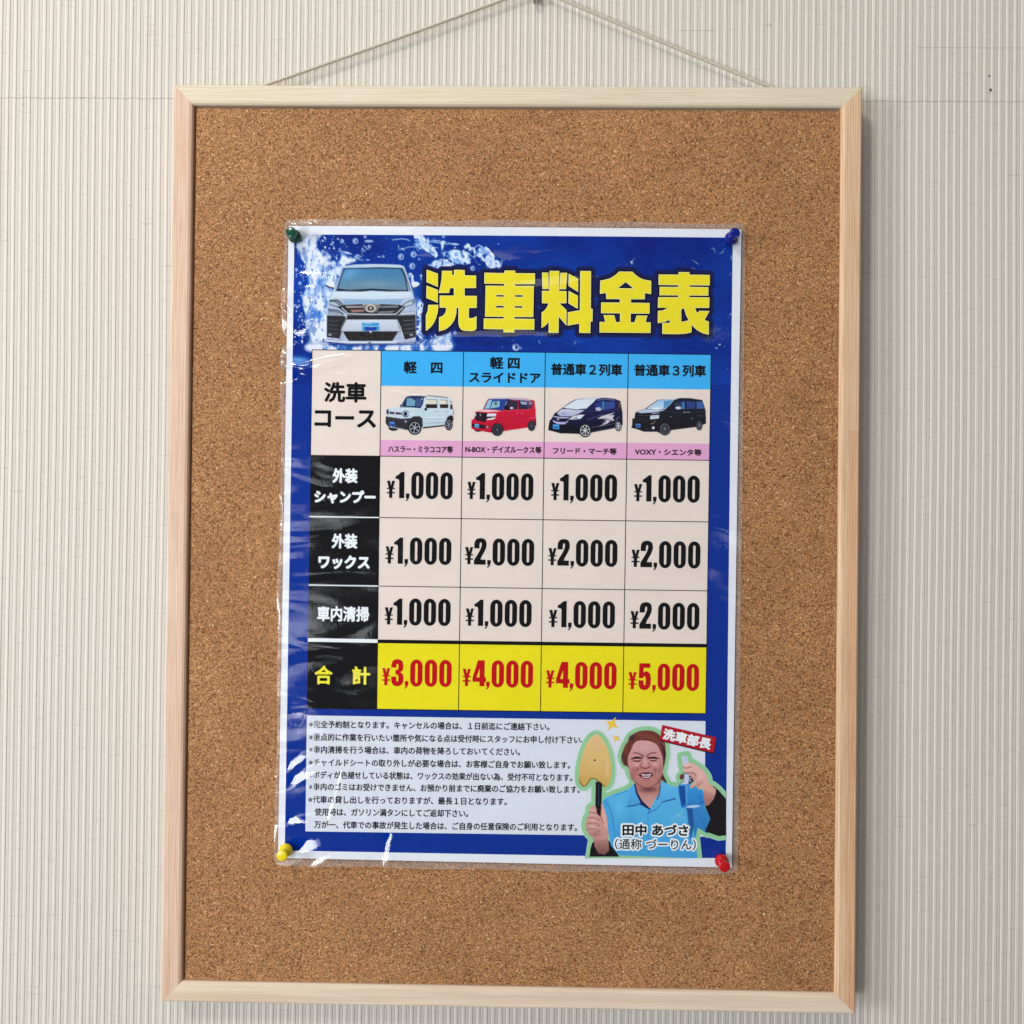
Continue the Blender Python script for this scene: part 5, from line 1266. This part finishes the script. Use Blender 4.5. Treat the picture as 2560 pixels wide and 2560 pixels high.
# sparkles, red title tag, name lettering
def cpx(pts): return [(PT[0] + x * PT[2], PT[1] + y * PT[2]) for x, y in pts]
def star(pts4, k=0.32):
    cx = sum(p[0] for p in pts4) / 4; cy = sum(p[1] for p in pts4) / 4
    out = []
    for i in range(4):
        a, b_ = pts4[i], pts4[(i + 1) % 4]
        out.append(a)
        mx_, my_ = (a[0] + b_[0]) / 2, (a[1] + b_[1]) / 2
        for t in (0.25, 0.5, 0.75):
            q = (a[0] * (1 - t) + b_[0] * t, a[1] * (1 - t) + b_[1] * t); f = 1 - (1 - k * 1.6) * (4 * t * (1 - t))
            out.append((cx + (q[0] - cx) * f, cy + (q[1] - cy) * f))
    return cpx(out)
for s4 in ([(525, 92), (550, 218), (430, 246), (410, 138)], [(552, 290), (575, 354), (504, 374), (482, 302)]):
    v, f = loops_mesh([[star(s4)]], 5.2); poster_part('sparkle_print', v, f, M_GOLD)
v, f = loops_mesh([[cpx([(1034, 194), (1628, 334), (1600, 504), (1006, 360)])]], 5.4); poster_part('tag_shadow_print', v, f, M_BLACK)
v, f = loops_mesh([[cpx([(1032, 183), (1624, 320), (1596, 490), (1004, 350)])]], 5.9); redtag = poster_part('red_tag_print', v, f, M_CRIM)
(tx, ty), = cpx([(1056, 214)]); k_ = PT[2]
text('tag_lettering', '洗車部長', tx, ty, 1, 1, M_WHITE, 6.5, 1.5, vecs=((526 * k_, 122 * k_), (-26 * k_, 124 * k_)))
text('name_outline', '田中 あづさ', 1555.9, 2058.7, 164.6, 29, M_WHITE, 5.9, 4.6, sl=0.011)
text('name_lettering', '田中 あづさ', 1555.9, 2058.7, 164.6, 29, M_BLACK, 7.2, 1.1, sl=0.011)
text('nickname_outline', '（通称 づーりん）', 1537, 2094.5, 202, 27.5, M_WHITE, 5.9, 4.0, sl=0.011)
text('nickname_lettering', '（通称 づーりん）', 1537, 2094.5, 202, 27.5, M_BLACK, 7.2, 0.35, sl=0.011)

# ------------------------------------------------------------------ LAMINATE FILM
m_film, nt, b, L = new_mat('laminate_film')
nt.nodes.remove(b)
N = nt.nodes.new
out = nt.nodes['Material Output']
tr_ = N('ShaderNodeBsdfTransparent'); tr_.inputs[0].default_value = (0.985, 0.985, 0.99, 1)
df = N('ShaderNodeBsdfDiffuse'); df.inputs[0].default_value = (0.75, 0.78, 0.82, 1)
gl = N('ShaderNodeBsdfGlossy'); gl.inputs['Roughness'].default_value = 0.09; gl.inputs[0].default_value = (1, 1, 1, 1)
fr = N('ShaderNodeFresnel'); fr.inputs['IOR'].default_value = 1.5
tc = N('ShaderNodeTexCoord')
mp = N('ShaderNodeMapping'); mp.inputs['Rotation'].default_value = (0, math.radians(24), 0); mp.inputs['Scale'].default_value = (13, 1, 40)
L.new(tc.outputs['Object'], mp.inputs['Vector'])
n1 = N('ShaderNodeTexNoise'); n1.inputs['Scale'].default_value = 1.0; n1.inputs['Detail'].default_value = 1.6; n1.inputs['Distortion'].default_value = 0.5; n1.inputs['Roughness'].default_value = 0.5
L.new(mp.outputs['Vector'], n1.inputs['Vector'])
n2 = N('ShaderNodeTexNoise'); n2.inputs['Scale'].default_value = 900; n2.inputs['Detail'].default_value = 2
L.new(tc.outputs['Object'], n2.inputs['Vector'])
b1 = N('ShaderNodeBump'); b1.inputs['Strength'].default_value = 1.0; b1.inputs['Distance'].default_value = 0.0050
L.new(n1.outputs['Fac'], b1.inputs['Height'])
ta = N('ShaderNodeAttribute'); ta.attribute_name = 'taut'; L.new(ta.outputs['Fac'], b1.inputs['Strength'])
b2_ = N('ShaderNodeBump'); b2_.inputs['Strength'].default_value = 0.35; b2_.inputs['Distance'].default_value = 0.00016
L.new(n2.outputs['Fac'], b2_.inputs['Height']); L.new(b1.outputs['Normal'], b2_.inputs['Normal'])
ge = N('ShaderNodeNewGeometry')
io = N('ShaderNodeMapRange'); io.inputs['To Min'].default_value = 1.5; io.inputs['To Max'].default_value = 1 / 1.5
L.new(ge.outputs['Backfacing'], io.inputs['Value']); L.new(io.outputs[0], fr.inputs['IOR'])   # thin sheet: same reflectance from both sides
L.new(b2_.outputs['Normal'], gl.inputs['Normal']); L.new(b2_.outputs['Normal'], fr.inputs['Normal'])
ra = N('ShaderNodeAttribute'); ra.attribute_name = 'rim'
rm = N('ShaderNodeMath'); rm.operation = 'MULTIPLY_ADD'; L.new(ra.outputs['Fac'], rm.inputs[0]); rm.inputs[1].default_value = 0.15; rm.inputs[2].default_value = 0.003
mA = N('ShaderNodeMixShader'); L.new(rm.outputs[0], mA.inputs[0])
L.new(tr_.outputs[0], mA.inputs[1]); L.new(df.outputs[0], mA.inputs[2])
mB = N('ShaderNodeMixShader'); L.new(fr.outputs[0], mB.inputs[0]); L.new(mA.outputs[0], mB.inputs[1]); L.new(gl.outputs[0], mB.inputs[2])
L.new(mB.outputs[0], out.inputs['Surface'])

FC = np.array([(709, 549), (1863, 560.5), (1843, 2184), (687, 2162)], float)
nx_, ny_ = 440, 620
U, V_ = np.meshgrid(np.linspace(0, 1, nx_ + 1), np.linspace(0, 1, ny_ + 1))
# round the sheet's corners
def rnd(U, V, ru, rv):
    Uo, Vo = U.copy(), V.copy()
    for cu, cv in ((0, 0), (1, 0), (0, 1), (1, 1)):
        du = np.abs(U - cu); dv = np.abs(V - cv)
        m = (du < ru) & (dv < rv)
        a = 1 - du / ru; c = 1 - dv / rv      # 0..1 toward the corner
        mx_ = np.maximum(a, c); ln = np.sqrt(a * a + c * c) + 1e-9
        f = np.where(m, mx_ / ln, 1)
        a2, c2 = a * f, c * f
        Uo = np.where(m, np.abs(cu - (1 - a2) * ru), Uo); Vo = np.where(m, np.abs(cv - (1 - c2) * rv), Vo)
    return Uo, Vo
U, V_ = rnd(U, V_, 0.018, 0.0125)
P = ((1 - U) * (1 - V_))[..., None] * FC[0] + (U * (1 - V_))[..., None] * FC[1] + (U * V_)[..., None] * FC[2] + ((1 - U) * V_)[..., None] * FC[3]
# the sealed rim is slightly wavy
wav = 2.4 * np.sin(V_ * 17 + 1.0) + 1.6 * np.sin(V_ * 41)
P[..., 0] += wav * np.clip(1 - U / 0.03, 0, 1) * 0.8
P[..., 1] += 1.8 * np.sin(U * 23) * (np.clip(1 - V_ / 0.02, 0, 1) + np.clip((V_ - 0.98) / 0.02, 0, 1))
w3 = surf(P[..., 0], P[..., 1], 9.0)
hgt = np.zeros(U.shape)
def ridge(x0, y0, x1, y1, wd, amp):
    """crease of the film: amp metres high, wd px half width"""
    ex, ey = x1 - x0, y1 - y0; L2 = ex * ex + ey * ey
    t = np.clip(((P[..., 0] - x0) * ex + (P[..., 1] - y0) * ey) / L2, 0, 1)
    d2 = (P[..., 0] - x0 - t * ex) ** 2 + (P[..., 1] - y0 - t * ey) ** 2
    return amp * np.exp(-d2 / (2 * wd * wd)) * (1 - 0.75 * t)
MPX = 0.00026
dwt = np.zeros(U.shape)
def dent(x0, y0, sx, sy, rot, gx, gz):
    """locally tilted patch of the sheet; gx, gz: slope to the right and upwards"""
    global hgt
    dx = P[..., 0] - x0; dy = P[..., 1] - y0
    c_, s_ = math.cos(math.radians(rot)), math.sin(math.radians(rot))
    r2 = ((dx * c_ - dy * s_) / sx) ** 2 + ((dx * s_ + dy * c_) / sy) ** 2
    dwt[:] = np.maximum(dwt, np.exp(-0.5 * r2 * r2 * 0.6))
    hgt = hgt + (gx * dx - gz * dy) * MPX * np.exp(-0.5 * r2 * r2)
for d_ in ((714, 798, 13, 40, -8, .14, .25), (700, 912, 15, 15, 0, .14, .23), (752, 926, 72, 9, 14, .15, .23), (748, 834, 34, 9, 30, .14, .24), (724, 930, 30, 12, 8, .14, .22), (712, 762, 8, 22, 20, .14, .26),
           (738, 1905, 36, 9, 25, .15, -.05), (748, 1944, 54, 10, 18, .15, -.07), (735, 2050, 40, 8, -6, .15, -.10), (770, 2114, 34, 14, 0, .16, -.115), (970, 2114, 9, 34, 0, .20, -.115), (838, 1985, 7, 44, -10, .12, -.06),
           (800, 2150, 26, 8, 20, .16, -.12), (690, 1930, 6, 22, 0, .14, -.06), (689, 2075, 5, 26, 0, .14, -.1), (775, 553, 26, 4, 0, .14, .3), (692, 1500, 5, 40, 0, .14, .05), (698, 1240, 5, 40, 0, .14, .15)):
    dent(d_[0], d_[1], d_[2] * 1.25, d_[3] * 1.3, *d_[4:])
for r_ in ((700, 1210, 770, 1180, 14, 0.0004), (700, 1650, 760, 1625, 14, 0.0004), (700, 1420, 780, 1385, 16, 0.0004)):
    hgt += ridge(*r_)
hgt *= (1 + 0.05 * (fbm(ny_ + 1, nx_ + 1, 7, 2) - 0.5))
w3[..., 1] -= hgt
idx = np.arange((nx_ + 1) * (ny_ + 1)).reshape(ny_ + 1, nx_ + 1)
q = np.stack([idx[:-1, :-1], idx[1:, :-1], idx[1:, 1:], idx[:-1, 1:]], -1).reshape(-1, 4)
me = bpy.data.meshes.new('laminate_film')
vv = w3.reshape(-1, 3)
me.vertices.add(len(vv)); me.vertices.foreach_set('co', vv.ravel())
me.loops.add(q.size); me.loops.foreach_set('vertex_index', q.ravel())
me.polygons.add(len(q)); me.polygons.foreach_set('loop_start', np.arange(0, q.size, 4)); me.polygons.foreach_set('loop_total', np.full(len(q), 4))
me.update(calc_edges=True)
me.polygons.foreach_set('use_smooth', [True] * len(q))
me.materials.append(m_film)
film = bpy.data.objects.new('laminate_film', me); COL.objects.link(film)
PC_ = np.array([(722, 565), (1853, 574), (1829, 2168), (695, 2144)], float)
def edge_d(a, c): return ((P[..., 0] - a[0]) * (c[1] - a[1]) - (P[..., 1] - a[1]) * (c[0] - a[0])) / np.hypot(c[0] - a[0], c[1] - a[1])
outd = np.maximum.reduce([edge_d(PC_[i], PC_[(i + 1) % 4]) for i in range(4)])
ra_ = film.data.attributes.new('rim', 'FLOAT', 'POINT')
ra_.data.foreach_set('value', np.clip(outd / 2.5, 0, 1).astype(np.float32).ravel())
da_ = film.data.attributes.new('taut', 'FLOAT', 'POINT')
da_.data.foreach_set('value', (1 - 0.9 * dwt).astype(np.float32).ravel())
film.data.transform(Matrix.Translation(POFF)); film.parent = poster
film['label'] = 'glossy clear laminate film with a narrow sealed rim'

# ------------------------------------------------------------------ PUSH PINS
def pin_mat(name, rgb, trans=0.0):
    m, nt, b, L = new_mat(name)
    b.inputs['Base Color'].default_value = (*s2l(rgb), 1)
    b.inputs['Roughness'].default_value = 0.22
    b.inputs['Specular IOR Level'].default_value = 0.5
    b.inputs['Coat Weight'].default_value = 0.3
    b.inputs['Coat Roughness'].default_value = 0.08
    b.inputs['Subsurface Weight'].default_value = 0.15
    b.inputs['Subsurface Radius'].default_value = (0.002, 0.002, 0.002)
    return m
def lathe(prof, n=36):
    vs, fs = [], []
    for r, h in prof:
        for k in range(n):
            a = 2 * math.pi * k / n
            vs.append((r * math.cos(a), -h, r * math.sin(a)))
    for i in range(len(prof) - 1):
        for k in range(n):
            j = (k + 1) % n
            fs.append((i * n + k, (i + 1) * n + k, (i + 1) * n + j, i * n + j))
    fs.append(tuple(range(n))); fs.append(tuple((len(prof) - 1) * n + k for k in reversed(range(n))))
    return vs, fs
PP = [(0.4, 0.2), (3.2, 0.25), (4.0, 0.5), (4.35, 1.0), (4.4, 1.6), (4.2, 2.4), (3.75, 3.2), (3.1, 3.9), (2.55, 4.6), (2.3, 5.6), (2.3, 6.6), (2.5, 7.4), (2.95, 8.1), (3.35, 8.6), (3.5, 9.0), (3.5, 9.5), (3.38, 9.8), (3.1, 9.95), (0.3, 10.0)]
PP = [(r / 1000, h / 1000) for r, h in PP]
m_needle = m_metal
protos = None
for px_, py_, rgb, cname, pos_label, tilt in (
        (737.5, 591.5, (4, 74, 52), 'green', 'green push pin holding the top left corner of the price poster', (0.03, -0.03)),
        (1827.4, 597.2, (6, 26, 124), 'blue', 'blue push pin holding the top right corner of the price poster', (-0.08, 0.02)),
        (715.5, 2124.6, (240, 214, 30), 'yellow', 'yellow push pin holding the bottom left corner of the price poster', (0.03, -0.03)),
        (1803.0, 2151.0, (190, 12, 24), 'red', 'red push pin holding the bottom right corner of the price poster', (0.03, 0.01))):
    p = px2w(px_, py_, PY - 0.002)
    m = pin_mat('plastic_' + cname, rgb)
    root = empty('push_pin', (float(p[0]), PY - 0.0010, float(p[2])), pos_label, 'push pin', 'push pins at the poster corners')
    root.rotation_euler = (tilt[0], 0, tilt[1])
    if protos is None:
        v, f = lathe(PP)
        grip = mesh_obj('grip', v, f, m, root, True)
        v, f = lathe([(0.05 / 1000, -7.0 / 1000), (0.5 / 1000, -5.5 / 1000), (0.5 / 1000, 0.4 / 1000)], 10)
        needle = mesh_obj('needle', v, f, m_needle, root, True)
        protos = (grip, needle)
    else:
        g = protos[0].copy(); g.data = protos[0].data.copy(); g.data.materials.clear(); g.data.materials.append(m)
        COL.objects.link(g); g.parent = root
        nd = protos[1].copy(); COL.objects.link(nd); nd.parent = root
